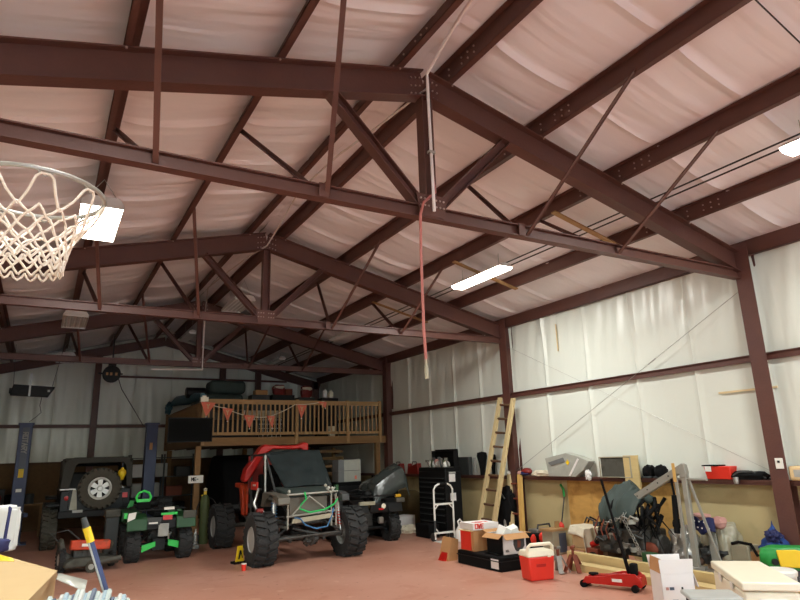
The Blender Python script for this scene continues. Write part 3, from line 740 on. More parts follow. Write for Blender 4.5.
for i, (x, y, s, m, l) in enumerate(((-5.2, 22.4, (.7, .5, 1.0), 'rust', 'rusty cabinet by the back wall at the far left'), (-4.6, 22.6, (.5, .4, 1.3), 'greydark', 'dark cabinet by the back wall behind the left lift post'),
       (-.6, 22.3, (.8, .5, 1.1), 'matblack', 'black cabinet by the back wall right of the dark jeep'), (-.1, 20.6, (.4, .4, .9), 'greydark', 'dark bin stack behind the green quad bike'))):
    bx('cabinet', l, 'cabinet', (x, y, 0), s, m)
t = thing('wooden_bench', 'rough wooden bench with dark clutter by the back wall at the far left', 'bench', (-4.1, 21.4, 0))
obj('top', B().box(-.8, -.3, .85, .8, .3, .9), 'deckwood', t)
for x in (-.75, .7):
    for y in (-.28, .2): obj('leg', B().box(x, y, 0, x+.07, y+.07, .85), 'deckwood', t)
for i, (x, m, r, l) in enumerate(((-4.5, 'reddark', .12, 'dark red round tin on the far left bench'), (-4.15, 'matblack', .16, 'black round tin on the far left bench'), (-3.7, 'greydark', .13, 'dark grey round tin on the far left bench'))):
    one('tin', B().lathe([(r, 0), (r, .25), (r*.8, .28), (0, .28)], n=16), m, l, 'tin', loc=(x, 21.4, .9))
# ------------------------------------------------------------ wheels
def tyre_mesh(r, w, rr, lugs=22):
    b = B(); e = w*.5
    b.lathe([(rr, -e*.8), (rr+.02, -e*.92), ((r+rr)/2, -e), (r*.93, -e*.93), (r*.96, -e*.7), (r*.97, 0), (r*.96, e*.7), (r*.93, e*.93), ((r+rr)/2, e), (rr+.02, e*.92), (rr, e*.8), (rr*.98, 0), (rr, -e*.8)], axis='x', n=44)
    for i in range(lugs):
        for s in (-1, 1):
            a = 2*PI*(i+(.5 if s > 0 else 0))/lugs
            mx = Matrix.Rotation(a, 4, 'X') @ Matrix.Translation((s*e*.5, 0, r*.975)) @ Matrix.Rotation(s*.35, 4, 'Z')
            b.box(-e*.42, -PI*r/lugs*.52, -.01*r/.4, e*.4, PI*r/lugs*.52, .03*r/.4, mx)
            mx = Matrix.Rotation(a, 4, 'X') @ Matrix.Translation((s*e*.93, 0, r*.88))
            b.box(-.012, -PI*r/lugs*.5, -r*.06, .012, PI*r/lugs*.5, r*.08, mx)
    return b
def rim_mesh(rr, w, spokes=5, s=-1):
    e = w*.5; b = B()
    b.lathe([(rr*.99, -e*.8), (rr*.99, e*.8), (rr*.9, e*.7), (rr*.86, 0), (rr*.9, -e*.7), (rr*.99, -e*.8)], axis='x', n=30)
    f = s*e*.35
    b.lathe([(rr*.99, s*e*.74), (rr*.9, s*e*.8), (rr*.78, s*e*.6), (rr*.8, s*e*.2)], axis='x', n=30) if False else b.grid(lambda u, v: (s*e*(.74, .8, .58, .3)[int(round(v*3))], rr*(.99, .9, .8, .77)[int(round(v*3))]*math.cos(2*PI*u), rr*(.99, .9, .8, .77)[int(round(v*3))]*math.sin(2*PI*u)), 30, 3)
    b.lathe([(0, f-s*.01), (rr*.25, f-s*.01), (rr*.25, f+s*.03), (rr*.18, f+s*.05), (0, f+s*.05)] if s > 0 else [(0, f-.05), (rr*.18, f-.05), (rr*.25, f-.03), (rr*.25, f+.01), (0, f+.01)], axis='x', n=20)
    for i in range(spokes):
        a = 2*PI*i/spokes
        mx = Matrix.Rotation(a, 4, 'X') @ Matrix.Translation((f, 0, rr*.56))
        k = rr*.16
        b.add([mx @ Vector(v) for v in ((-.015, -k, -rr*.36), (.015, -k, -rr*.36), (.015, k, -rr*.36), (-.015, k, -rr*.36), (-.015, -k*1.5, rr*.34), (.015, -k*1.5, rr*.34), (.015, k*1.5, rr*.34), (-.015, k*1.5, rr*.34))],
              [(0, 3, 2, 1), (4, 5, 6, 7), (0, 1, 5, 4), (1, 2, 6, 5), (2, 3, 7, 6), (3, 0, 4, 7)])
    return b
def dish_mesh(rr, w, s=-1):
    e = w*.5*s
    p = [(rr*.99, e*.82), (rr*.93, e*.9), (rr*.88, e*.78), (rr*.8, e*.35), (rr*.45, e*.2), (rr*.35, e*.5), (0, e*.5)]
    if s > 0: p = p
    b = B().lathe(p, axis='x', n=30)
    b.lathe([(rr*.99, -abs(e)*.8), (rr*.99, abs(e)*.8), (rr*.85, abs(e)*.6), (rr*.85, -abs(e)*.6), (rr*.99, -abs(e)*.8)], axis='x', n=30)
    for i in range(5):
        a = 2*PI*i/5; b.cyl((e*.2, rr*.6*math.cos(a), rr*.6*math.sin(a)), (e*.34, rr*.6*math.cos(a), rr*.6*math.sin(a)), rr*.05, n=6)
    return b
_wc = {}
def wheel(t, loc, r, w, rr, s, tm='tyre', rm='greylight', steer=0, kind='dish', lugs=22, name='wheel'):
    k = (r, w, rr, tm, lugs)
    if k not in _wc:
        o = obj(name, tyre_mesh(r, w, rr, lugs), tm, t); _wc[k] = o.data
    else:
        o = bpy.data.objects.new(name, _wc[k]); C.objects.link(o); o.parent = t
    o.location = loc; o.rotation_euler = (0, 0, steer)
    k2 = (rr, w, s, kind, rm)
    if k2 not in _wc:
        q = obj('rim', dish_mesh(rr, w, s) if kind == 'dish' else rim_mesh(rr, w, 6, s), rm, o); _wc[k2] = q.data
    else:
        q = bpy.data.objects.new('rim', _wc[k2]); C.objects.link(q); q.parent = o
    return o

# ------------------------------------------------------------ rock buggy
t = thing('rock_buggy', 'stripped tube frame buggy with a red roof, black windshield cover and huge knobby tyres', 'buggy', (1.1, 13.15, 0))
RW = .465
for x, y, s, st in ((-.87, -1.2, -1, .0), (.95, -1.2, 1, .04), (-.85, 1.85, -1, 0), (.9, 1.85, 1, 0)):
    wheel(t, (x, y, RW), RW, .43, .235, s, steer=st, lugs=20, rm='greylight')
fr = B()
for s in (-1, 1):
    x = .16+s*.6; X2 = s*.5+.12
    fr.tube([(X2, -1.2, .95), (x, -.75, 1.25), (x, -.05, 2.0), (x, .95, 2.02), (x, 1.15, 1.3), (s*.5+.1, 1.9, 1.1)], .024)
    fr.tube([(X2, -1.2, .72), (x, -.6, .62), (x, 1.2, .62), (s*.5+.1, 2.0, .85)], .026)
    fr.tube([(x, .95, 2.02), (x, .95, .62)], .024); fr.tube([(x, -.6, 1.3), (x, -.6, .62)], .022); fr.tube([(x, .2, 1.3), (x, .95, 1.3)], .02)
    fr.tube([(s*.5+.1, 1.9, 1.1), (s*.5+.1, 2.0, .85)], .024); fr.tube([(x, 1.15, 1.3), (x, .3, .62)], .02)
for y, z in ((-.05, 2.0), (.95, 2.02), (1.15, 1.3), (-.6, .62), (1.2, .62)): fr.tube([(-.44, y, z), (.76, y, z)], .022)
obj('tube_frame', fr, 'greydark', t)
pb = B().tube([(-.47, -.12, 2.0), (-.48, -.2, 1.22)], .026).tube([(-.47, .3, 1.32), (-.56, .3, 1.0), (-.5, .1, .78), (-.46, -.3, .74)], .028)
obj('side_tube', pb, 'alu', t)
# front end
bm = B()
for x in (-.42, .48, .58): bm.tube([(x, -1.42, .62), (x, -1.42, 1.22)], .02)
bm.tube([(-.36, -1.45, .85), (.0, -1.46, 1.2), (.42, -1.45, .88)], .017)
bm.tube([(-.45, -1.42, .84), (.6, -1.42, .9)], .02); bm.tube([(-.45, -1.42, 1.24), (.62, -1.42, 1.26)], .02); bm.tube([(-.42, -1.42, .64), (-.5, -.8, .64)], .02); bm.tube([(.58, -1.42, .64), (.6, -.8, .64)], .02)
obj('front_bumper', bm, 'hoist', t)
obj('skid_plate', B().prism([(-.36, .72), (.5, .78), (.46, .86), (-.34, .8)], (0, .05, 0), (0, -1.5, 0)), 'bagclear', t)
obj('radiator', B().box(-.34, -1.3, .86, .44, -1.2, 1.18), 'fendergrey', t)
obj('hood', B().prism([(-1.4, 1.2), (-.55, 1.3), (-.5, 1.36), (-1.36, 1.27)], (1.1, 0, 0), (-.42, 0, 0), u=(0, 1, 0)), 'cover', t, bevel=.02)
for s in (-1, 1):
    x0 = -.95 if s < 0 else .66
    prof = [(-1.42, 1.02)] + [(-1.2+.42*math.cos(a)*-1, .86+.32*math.sin(a)) for a in [PI*i/10 for i in range(1, 10)]]
    out = [(-1.6, 1.08), (-1.58, 1.2), (-1.42, 1.25), (-.62, 1.28), (-.5, 1.0)]
    inn = [(-.7, 1.0)] + [(-1.12+.42*math.cos(a), .98+.21*math.sin(a)) for a in [PI*i/10 for i in range(1, 9)]] + [(-1.52, 1.06)]
    obj('front_fender', B().prism(out+inn, (.24 if s < 0 else .16, 0, 0), (x0+.28 if s < 0 else x0-.02, 0, 0), u=(0, 1, 0)), 'fendergrey' if s < 0 else 'greydark', t, bevel=.015)
obj('windshield_cover', B().grid(lambda u, v: (-.42+.2*(1-v)+(1.22-.17*(1-v))*u, -.62+.62*v-.03-.05*math.sin(PI*u)-.05*noise.noise(Vector((u*4, v*4, 0))), 1.34+.68*v+.06*u*v+.03*math.sin(PI*u)), 26, 18), 'screencover', t, solid=.02)
obj('roof_cover', B().grid(lambda u, v: (-.46+1.24*u, -.02+.5*v, 2.02+.06*u+.04*math.sin(PI*u)+.02*noise.noise(Vector((u*4, v*3, 4)))), 14, 6), 'screencover', t, solid=.02)
obj('side_skirt', B().prism([(-.05, 2.0), (-.3, 1.7), (-.1, 1.7), (.1, 1.95)], (.02, 0, 0), (-.45, 0, 0), u=(0, 1, 0)), 'cover', t)
ROOF = [(-.72, 1.5), (-.66, 1.45), (-.55, 1.55), (-.25, 2.05), (-.05, 2.17), (.45, 2.15), (.62, 2.17), (.74, 2.1), (.82, 2.12), (.82, 2.28), (.72, 2.31), (.58, 2.25), (.2, 2.24), (-.12, 2.26), (-.24, 2.28), (-.34, 2.2), (-.5, 1.95), (-.66, 1.75)]
obj('red_roof_panel', B().prism([(a+.07, b_-.02) for a, b_ in ROOF], (0, .3, 0), (0, .85, 0)), 'red', t, bevel=.03)
obj('red_back_panel', B().box(-.5, 1.0, 1.3, .6, 1.03, 2.0), 'reddark', t)
obj('door_panel', B().box(-.5, .35, 1.28, -.46, .8, 1.45), 'redbright', t, bevel=.01); obj('door_label', B().box(-.506, .42, 1.36, -.5, .62, 1.4), 'white', t)
obj('rear_fender', B().prism([(1.35, .7), (1.5, 1.3), (1.75, 1.4), (2.1, 1.4), (2.1, 1.3), (1.75, 1.28), (1.6, 1.0), (1.5, .7)], (.12, 0, 0), (-.5, 0, 0), u=(0, 1, 0)), 'orange', t, bevel=.02)
obj('side_panel', B().box(-.5, 1.1, .75, -.46, 1.3, 1.4), 'orange', t)
obj('seat', B().box(-.3, .35, .7, .2, .9, .95).box(-.3, .75, .9, .2, .95, 1.6).box(-.2, .76, 1.6, .1, .92, 1.8), 'matblack', t, bevel=.04)
obj('steering_wheel', B().tube([(-.12+.17*math.cos(a), -.05+.06*math.sin(a), 1.42+.16*math.sin(a)) for a in [2*PI*i/20 for i in range(20)]], .018, closed=True).tube([(-.12, -.05, 1.42), (-.12, -.5, 1.2)], .02), 'matblack', t)
obj('dashboard', B().box(-.42, -.5, 1.1, .72, -.3, 1.3), 'matblack', t)
obj('engine_block', B().box(-.18, -1.15, .65, .38, -.55, 1.18), 'engine', t, bevel=.03)
obj('front_axle', B().cyl((-.78, -1.2, RW-.03), (.8, -1.2, RW-.02), .05, n=14).blob((.12, -1.22, RW-.07), (.16, .13, .13), .25, 4, 1, 14).cyl((-.7, -1.4, RW-.02), (.74, -1.4, RW+.03), .02).bar((-.3, -1.25, RW-.08), (-.3, .2, .55), .05, .07).bar((.4, -1.25, RW-.08), (.4, .2, .55), .05, .07).cyl((.12, -1.2, RW), (.12, -.5, .62), .04), 'engine', t)
for i, (p, q) in enumerate((((-.6, -1.35, .5), (-.1, -1.0, .75)), ((.7, -1.35, .52), (.3, -.9, .78)), ((-.45, -1.1, .38), (-.35, -.3, .6)), ((.5, -1.1, .4), (.42, -.3, .6)), ((-.3, -1.38, .62), (.35, -1.38, .45)))): obj('suspension_link', B().cyl(p, q, .02, n=8), 'greydark', t)
obj('rear_axle', B().cyl((-.78, 1.85, RW), (.8, 1.85, RW), .05, n=14).blob((0, 1.85, RW), (.2, .17, .17), .05, 2, 1, 14), 'engine', t)
for s, x in ((-1, -.6), (1, .68)):
    sh = obj('shock_absorber', B().cyl((x+.02, -1.12, 1.2), (x-.04*s*-1, -1.22, .85), .045, n=14).cyl((x-.04*s*-1, -1.22, .87), (x-.06*s*-1, -1.28, .5), .028, n=12), 'alu', t)
    cp = []
    for i in range(90):
        k = i/89; a = k*2*PI*9; z = 1.12-.5*k; cx = x+(.04*s)*k*.8; cyy = -1.13-.13*k
        cp.append((cx+.055*math.cos(a), cyy+.055*math.sin(a), z))
    obj('coil_spring', B().tube(cp, .009, 6), 'bluehose' if s < 0 else 'redbright', sh)
    obj('upper_mount', B().box(x-.07, -1.25, 1.15, x+.09, -1.0, 1.24), 'alu', sh)
obj('green_strap', B().tube([(-.1, -1.47, 1.28), (-.08, -1.5, 1.15), (-.16, -1.46, 1.06), (-.2, -1.46, .98), (.0, -1.49, .9), (.3, -1.49, .93), (.52, -1.47, 1.02), (.6, -1.46, 1.12)], .018), 'strap', t)
obj('blue_hose', B().tube([(-.3, -1.46, .82), (-.2, -1.52, .8), (-.1, -1.52, .68), (.12, -1.52, .6), (.35, -1.52, .62), (.45, -1.5, .8), (.52, -1.45, .95)], .014), 'bluehose', t)
for x, z in ((-.4, 1.3), (.42, 1.33), (.36, 1.38), (.5, 1.32)): obj('pod_light', B().blob((x, -1.42, z), (.03, .03, .035), .1, 2, x, 10), 'bag', t)
obj('winch_hook', B().tube([(.36, -1.45, 1.33), (.45, -1.45, 1.24), (.55, -1.45, 1.34)], .014), 'bag', t)
obj('fuel_can', B().cb((.62, -1.35, 1.32), (.07, .1, .12)), 'greendark', t, bevel=.01)
t = thing('drink_can', 'small red can lying on top of the buggy tyre nearest the camera', 'can', (.2, 11.95, .925))
obj('body', B().cyl((-.06, 0, .045), (.06, 0, .045), .045, n=14), 'reddark', t); obj('can_top', B().cyl((.055, 0, .02), (.075, 0, .02), .03, n=12), 'white', t)

# ------------------------------------------------------------ dark open jeep, seen from the back
t = thing('dark_jeep', 'dark jeep with a black soft top and a spare wheel on its tailgate', 'jeep', (-2.25, 17.2, 0))
for x, y, s in ((-.93, .55, -1), (.93, .55, 1), (-.93, 3.1, -1), (.93, 3.1, 1)):
    wheel(t, (x, y, .47), .47, .33, .22, s, tm='tyretan', lugs=24)
obj('tub', B().box(-.78, .05, .75, .78, 2.9, 1.35).box(-.62, 2.9, .8, .62, 3.9, 1.3), 'jeepbody', t, bevel=.03)
for a in ((-1.05, .1, .98, -.76, 1.0, 1.05), (.76, .1, .98, 1.05, 1.0, 1.05), (-1.05, 2.5, 1.05, -.6, 3.6, 1.12), (.6, 2.5, 1.05, 1.05, 3.6, 1.12)): obj('fender', B().box(*a), 'black', t, bevel=.02)
obj('soft_top', B().prism([(-.8, 1.38), (-.76, 1.95), (-.68, 2.06), (-.55, 2.11), (.55, 2.11), (.68, 2.06), (.76, 1.95), (.8, 1.38), (.66, 1.38), (.62, 1.9), (.55, 1.97), (-.42, 1.97), (-.5, 1.92), (-.6, 1.38)], (0, .05, 0), (0, .02, 0))
    .box(-.74, .05, 2.02, .74, 2.1, 2.1), 'softtop', t, bevel=.015)
obj('roof_side', B().prism([(.05, 1.38), (.05, 2.05), (2.1, 2.05), (2.2, 1.38)], (.03, 0, 0), (-.78, 0, 0), u=(0, 1, 0)).prism([(.05, 1.38), (.05, 2.05), (2.1, 2.05), (2.2, 1.38)], (.03, 0, 0), (.75, 0, 0), u=(0, 1, 0)), 'softtop', t)
obj('windshield_frame', B().box(-.72, 2.2, 1.35, -.66, 2.26, 2.0).box(.66, 2.2, 1.35, .72, 2.26, 2.0).box(-.72, 2.2, 1.95, .72, 2.26, 2.02), 'jeepbody', t)
obj('seat', B().box(-.6, 1.3, 1.2, -.15, 1.5, 1.75), 'greydark', t, bevel=.05); obj('seat', B().box(.15, 1.3, 1.2, .6, 1.5, 1.75), 'greydark', t, bevel=.05)
obj('roll_bar', B().tube([(-.6, .9, 1.3), (-.6, .9, 1.85), (-.5, .9, 1.93), (.5, .9, 1.93), (.6, .9, 1.85), (.6, .9, 1.3)], .035), 'black', t)
obj('rear_bumper', B().box(-.8, -.18, .72, .8, -.04, .88), 'black', t, bevel=.02)
obj('tailgate', B().box(-.6, .0, .86, .6, .05, 1.36), 'jeepbody', t, bevel=.01)
obj('gate_strip', B().prism([(-.56, .9), (-.4, .9), (-.44, 1.36), (-.52, 1.36)], (0, -.02, 0), (0, 0, 0)), 'bagclear', t)
obj('chrome_strip', B().box(-.8, -.01, 1.36, -.46, .02, 1.385).box(.3, -.01, 1.36, .62, .02, 1.38), 'chrome', t)
obj('tail_lamp', B().lathe([(0, -.05), (.05, -.04), (.055, 0)], (-.64, .05, 1.17), 'y', 16), 'redlens', t)
obj('tail_lamp', B().box(.58, -.02, 1.12, .7, .05, 1.24), 'redlens', t)
obj('licence_plate', B().box(-.5, -.2, .97-.13, -.28, -.185, .9), 'greylight', t)
sp = wheel(t, (.05, -.16, 1.37), .46, .24, .265, -1, tm='tyretan', kind='spoke', rm='chrome', lugs=24, name='spare_wheel'); sp.rotation_euler = (0, 0, PI/2)
obj('spare_carrier', B().box(-.1, -.06, 1.2, .2, .02, 1.5).cyl((.05, -.2, 1.37), (.05, 0, 1.37), .06), 'black', t)
t = thing('yellow_bottle', 'yellow pear shaped bottle hung in the right corner of the jeep rear window', 'bottle', (-1.72, 17.12, 0))
obj('body', B().lathe([(0, 1.53), (.04, 1.55), (.06, 1.6), (.1, 1.7), (.09, 1.76), (.04, 1.8), (.03, 1.84)], n=14), 'yellow', t); obj('cord', B().cyl((0, 0, 1.83), (0, .02, 1.95), .012, n=6), 'bluegrey', t)

# ------------------------------------------------------------ quad bikes
def quad(name, label, loc, rz, body, plate, green):
    t = thing(name, label, 'quad bike', loc, rz)
    for x, y, s in ((-.5, -.62, -1), (.5, -.62, 1), (-.48, .62, -1), (.48, .62, 1)):
        wheel(t, (x, y, .31), .31, .26, .14, s, lugs=16, rm='greydark')
    obj('frame', B().tube([(-.16, -.75, .5), (-.18, .7, .45)], .03).tube([(.16, -.75, .5), (.18, .7, .45)], .03).cyl((-.4, -.62, .31), (.4, -.62, .31), .04).cyl((-.4, .62, .31), (.4, .62, .31), .035)
        .box(-.12, -.7, .2, .12, -.5, .42).tube([(-.4, -.6, .3), (-.1, -.5, .6)], .02).tube([(.4, -.6, .3), (.1, -.5, .6)], .02), 'black', t)
    obj('engine', B().box(-.17, -.3, .3, .17, .35, .66).cyl((.24, -.6, .5), (.24, .1, .5), .06), 'engine', t, bevel=.03)
    for s in (-1, 1):
        pr = [(-1.0, .62), (-.98, .84), (-.72, .93), (-.35, .9), (-.3, .74), (-.34, .74), (-.42, .86), (-.72, .88), (-.93, .8), (-.95, .62)]
        obj('rear_fender', B().prism(pr, (s*.38, 0, 0), (s*.28, 0, 0), u=(0, 1, 0)), body if not (green and s > 0) else body, t, bevel=.012)
        pf = [(1.0, .66), (.95, .86), (.7, .95), (.35, .9), (.3, .72), (.35, .72), (.42, .84), (.7, .89), (.9, .8), (.95, .66)]
        obj('front_fender', B().prism(pf, (s*.36, 0, 0), (s*.26, 0, 0), u=(0, 1, 0)), body, t, bevel=.012)
    obj('tail_body', B().prism([(-.3, .6), (.3, .6), (.34, .84), (-.34, .84)], (0, .5, 0), (0, -.9, 0)), 'black', t, bevel=.03)
    obj('seat', B().prism([(-.75, .84), (-.75, .97), (.1, .95), (.2, .84)], (.3, 0, 0), (-.15, 0, 0), u=(0, 1, 0)), 'matblack', t, bevel=.04)
    for y0, y1, z in ((-.98, -.5, 1.0), (.45, .95, 1.02)):
        rk = B()
        rk.tube([(-.46, y0, z), (.46, y0, z), (.46, y1, z), (-.46, y1, z)], .014, closed=True)
        for x in (-.3, -.15, 0, .15, .3): rk.tube([(x, y0, z), (x, y1, z)], .008)
        for x in (-.3, .3): rk.tube([(x, (y0+y1)/2, z), (x, (y0+y1)/2, z-.14)], .012)
        obj('rack', rk, 'black', t)
    obj('handlebar', B().tube([(-.38, .2, 1.12), (-.2, .3, 1.16), (0, .34, 1.08), (.2, .3, 1.16), (.38, .2, 1.12)], .014).tube([(0, .34, 1.08), (0, .5, .8)], .03), 'black', t)
    obj('steering_pod', B().blob((0, .4, 1.05), (.13, .12, .1), .05, 2, 3, 12), 'black', t)
    return t
q = quad('quad_bike', 'green and black quad bike seen from behind, beside the dark jeep', (-1.25, 14.75, 0), 0, 'greendark', 'greydark', True)
obj('tail_light', B().box(.02, -.93, .79, .2, -.9, .88), 'redlens', q); obj('number_plate', B().prism([(-.4, .72), (-.04, .7), (0, .84), (-.36, .86)], (0, -.02, 0), (0, -.93, 0)), 'greydark', q)
obj('white_decal', B().prism([(-.66, .8), (-.52, .86), (-.5, .98), (-.64, .96)], (0, -.02, 0), (0, -.99, 0)), 'white', q)
obj('fender_trim', B().box(-.02, -.935, .88, .3, -.9, .93).box(-.72, -.96, .86, -.66, -.9, .97), 'greenbright', q, bevel=.006)
obj('mud_flap', B().box(.4, -1.0, .8, .66, -.96, .95), 'dirtygrey', q, bevel=.01)
obj('label', B().box(-.25, -.96, .73, -.08, -.95, .76), 'white', q)
obj('rack_label', B().box(.02, -1.0, .99, .22, -.97, 1.04), 'white', q)
obj('arm_guard', B().prism([(-.34, .18), (-.08, .28), (-.08, .38), (-.34, .32)], (0, .03, 0), (0, -.82, 0)), 'greenbright', q, bevel=.008)
obj('arm_guard', B().prism([(.16, .28), (.42, .2), (.42, .34), (.16, .4)], (0, .03, 0), (0, -.82, 0)), 'greenbright', q, bevel=.008)
obj('backrest_hoop', B().tube([(-.44, -.5, 1.16), (-.46, -.5, 1.24), (-.42, -.5, 1.32), (-.32, -.5, 1.36), (-.22, -.5, 1.32), (-.18, -.5, 1.24), (-.2, -.5, 1.16)], .025).box(-.44, -.52, 1.13, -.2, -.47, 1.2), 'greenbright', q)
obj('backrest', B().box(-.44, -.55, 1.0, -.18, -.45, 1.14), 'matblack', q, bevel=.02)
obj('tow_hitch', B().box(-.06, -.95, .48, .14, -.85, .72).cyl((.14, -.93, .42), (.16, -.93, .52), .02), 'tool', q)
obj('hand_guard', B().prism([(-.56, 1.0), (-.44, 1.04), (-.42, 1.14), (-.5, 1.16)], (0, .04, 0), (0, .1, 0)), 'green', q)
t = thing('side_box', 'tall dark grey box between the jeep and the green quad bike', 'box', (-2.05, 15.2, 0))
obj('body', B().box(-.13, -.15, 0, .13, .15, .82), 'greydark', t, bevel=.02); obj('lid', B().box(-.15, -.17, .82, .15, .17, .98), 'dirtygrey', t, bevel=.02)
q = quad('quad_bike', 'dark muddy quad bike facing the camera, right of the buggy under a plastic sheet', (3.3, 13.95, 0), PI, 'black', 'dirtygrey', False)
obj('headlight', B().lathe([(0, .02), (.05, .02), (.06, 0), (0, -.02)], (-.13, .96, .8), 'y', 14), 'cream', q); obj('front_panel', B().box(-.3, .88, .66, .2, .95, .88), 'black', q, bevel=.03)
obj('red_badge', B().box(-.12, .96, .72, .0, .975, .76), 'redlens', q)
obj('amber_marker', B().cb((-.58, .85, 1.0), (.16, .06, .07)), 'amber', q, bevel=.02); obj('fender_mud', B().box(-.68, .9, .86, -.46, .99, .96), 'dirtygrey', q, bevel=.01)
obj('front_guard', B().box(.1, .93, .84, .5, 1.0, .92), 'bagclear', q, bevel=.01)
obj('winch', B().cb((-.05, .95, .5), (.12, .1, .14)), 'tool', q, bevel=.02)
def sheet(u, v):
    x = 3.4+.95*u; y = 13.35+1.0*v
    z = 1.14 + .62*u**.7 * (1-.25*(2*v-1)**2) + .07*noise.noise(Vector((u*3, v*3, 1)))
    if v < .12: z -= (.12-v)*3.2
    if u > .9: z -= (u-.9)*3
    if u < .1: z -= (.1-u)*1.5
    return (x, y, z)
one('plastic_sheet', B().grid(sheet, 26, 22), 'smoke', 'crumpled grey plastic sheet draped over the dark quad bike and the crate behind', 'sheet', solid=.008)
bx('plastic_crate', 'black crate stack holding up the plastic sheet behind the dark quad bike', 'crate', (4.15, 14.25, 0), (.5, .5, 1.45), 'matblack')
t = thing('mobile_cabinet', 'black cabinet behind the buggy holding two white cartons', 'cabinet', (3.62, 15.5, 0))
obj('body', B().box(-.38, -.25, .06, .38, .25, 1.28), 'matblack', t, bevel=.01)
for z in (.2, .55, .9): obj('drawer', B().box(-.35, -.27, z, .35, -.25, z+.28), 'black', t)
for s, l in ((0, 'lower white carton with a grey side on the black cabinet'), (1, 'upper white carton with a grey side on the black cabinet')):
    c = thing('white_carton', l, 'box', (3.62, 15.4, 1.285+s*.285), .08, 'white cartons on the black cabinet')
    obj('body', B().box(-.34, -.17, 0, .34, .17, .28), 'grey', c); obj('front_panel', B().box(-.17, -.176, .004, .335, -.17, .276), 'bag', c)
    if s == 0: obj('red_mark', B().box(.15, -.179, .06, .21, -.176, .15), 'pennant', c)
# dark covered vehicle under the loft
t = thing('covered_vehicle', 'black covered vehicle parked under the loft behind the post with the white sign', 'vehicle', (1.75, 19.4, 0))
obj('cover', B().prism([(-1.2, .45), (-1.25, 1.1), (-1.0, 1.55), (-.75, 2.0), (.6, 2.1), (1.0, 1.5), (1.2, 1.2), (1.2, .45)], (1.3, 0, 0), (-.65, 0, 0), u=(0, 1, 0)), 'matblack', t, bevel=.12, seg=3)
for x, y, s in ((-.55, -.8, -1), (.55, -.8, 1), (-.55, .8, -1), (.55, .8, 1)): wheel(t, (x, y, .38), .38, .25, .2, s, lugs=22)
obj('front_grille', B().box(-.45, -1.22, .6, .45, -1.18, .95), 'greydark', t)
t = thing('post_sign', 'small white sign with dark letters on the loft post', 'sign', (.09, LY-.02, 0))
obj('board', B().box(-.2, -.02, 1.38, .18, 0, 1.57), 'greenbright' if False else 'white', t)
obj('lettering', text(B(), 'ME-', (-.12, -.021, 1.44), (1, 0, 0), (0, 0, 1), .075, .26), 'black', t)

# ------------------------------------------------------------ mower
t = thing('push_mower', 'old grey lawn mower with an orange red bar, in front of the dark jeep', 'lawn mower', (-2.58, 13.75, 0), R(8))
obj('deck', B().prism([(-.42, .1), (-.4, .2), (-.25, .26), (.3, .24), (.5, .2), (.52, .1)], (0, .6, 0), (0, -.3, 0)), 'dirtygrey', t, bevel=.03)
obj('roller', B().cyl((.0, -.35, .16), (.52, -.38, .2), .05, n=12), 'dirtygrey', t)
obj('engine_bar', B().cb((.0, -.22, .47), (.68, .16, .17), ry=R(4)), 'orange', t, bevel=.02)
obj('bar_label', B().cb((-.1, -.305, .48), (.12, .006, .05), ry=R(4)), 'white', t)
obj('engine', B().cyl((-.05, .05, .24), (-.05, .05, .5), .16, n=16).box(-.25, -.1, .24, .2, .2, .38), 'engine', t, bevel=.01)
obj('side_shroud', B().prism([(-.4, .1), (-.48, .5), (-.42, .6), (-.36, .35), (-.1, .2)], (0, .3, 0), (0, .0, 0)), 'dirtygrey', t, bevel=.02)
wheel(t, (.02, -.38, .1), .1, .06, .05, -1, lugs=18, tm='tyretan').rotation_euler = (0, 0, R(60))
wheel(t, (-.42, .1, .22), .22, .1, .1, -1, lugs=18)
wheel(t, (.48, .15, .14), .14, .08, .07, 1, lugs=18); wheel(t, (.36, -.1, .42), .08, .05, .04, 1, lugs=18, tm='tyretan', rm='card').rotation_euler = (0, .3, R(30))
obj('handle', B().tube([(-.35, .2, .4), (-.6, .25, .68), (-.3, .3, .72), (.05, .2, .4)], .014), 'greydark', t)
# caution cone and cup, small clutter
t = thing('caution_sign', 'small yellow floor sign with black marks beside the left front buggy tyre', 'floor sign', (-.02, 12.5, 0), .2)
obj('base', B().box(-.12, -.1, 0, .12, .1, .04), 'matblack', t); obj('panel', B().prism([(-.09, .03), (.09, .03), (.05, .32), (-.05, .32)], (0, .03, 0), (0, -.05, 0)), 'yellow', t, bevel=.005)
obj('mark', B().prism([(-.04, .08), (-.01, .08), (.02, .18), (.04, .1), (.06, .1), (.02, .24), (-.01, .24)], (0, -.004, 0), (0, -.05, 0)), 'black', t)
t = thing('paper_cup', 'tiny red cup with a white lid on the floor left of the front buggy tyre', 'cup', (-.17, 11.62, 0))
obj('body', B().lathe([(.035, 0), (.045, .11), (.0, .11)], n=16), 'redbright', t); obj('lid', B().lathe([(.048, .11), (.045, .125), (0, .125)], n=16), 'white', t)
t = thing('gas_cylinder', 'olive green gas cylinder behind the buggy rear tyre', 'gas cylinder', (.08, 16.0, 0))
obj('body', B().lathe([(.1, 0), (.11, .02), (.11, 1.0), (.08, 1.1), (.03, 1.14)], n=18), 'olive', t, bevel=0); obj('valve', B().box(-.03, -.03, 1.12, .03, .03, 1.22).box(-.1, -.02, 1.1, 0, .02, 1.13), 'yellow', t); obj('valve_cap', B().lathe([(.04, 1.22), (.045, 1.27), (0, 1.3)], n=12), 'cloth', t)
one('trailing_hose', B().tube([(.18+.3*math.cos(a)*.8, 16.2, .75+.3*math.sin(a)) for a in [R(60)-i*R(10) for i in range(-14, 20)]], .015), 'darkcable', 'coiled dark hose hanging by the olive gas cylinder', 'hose')
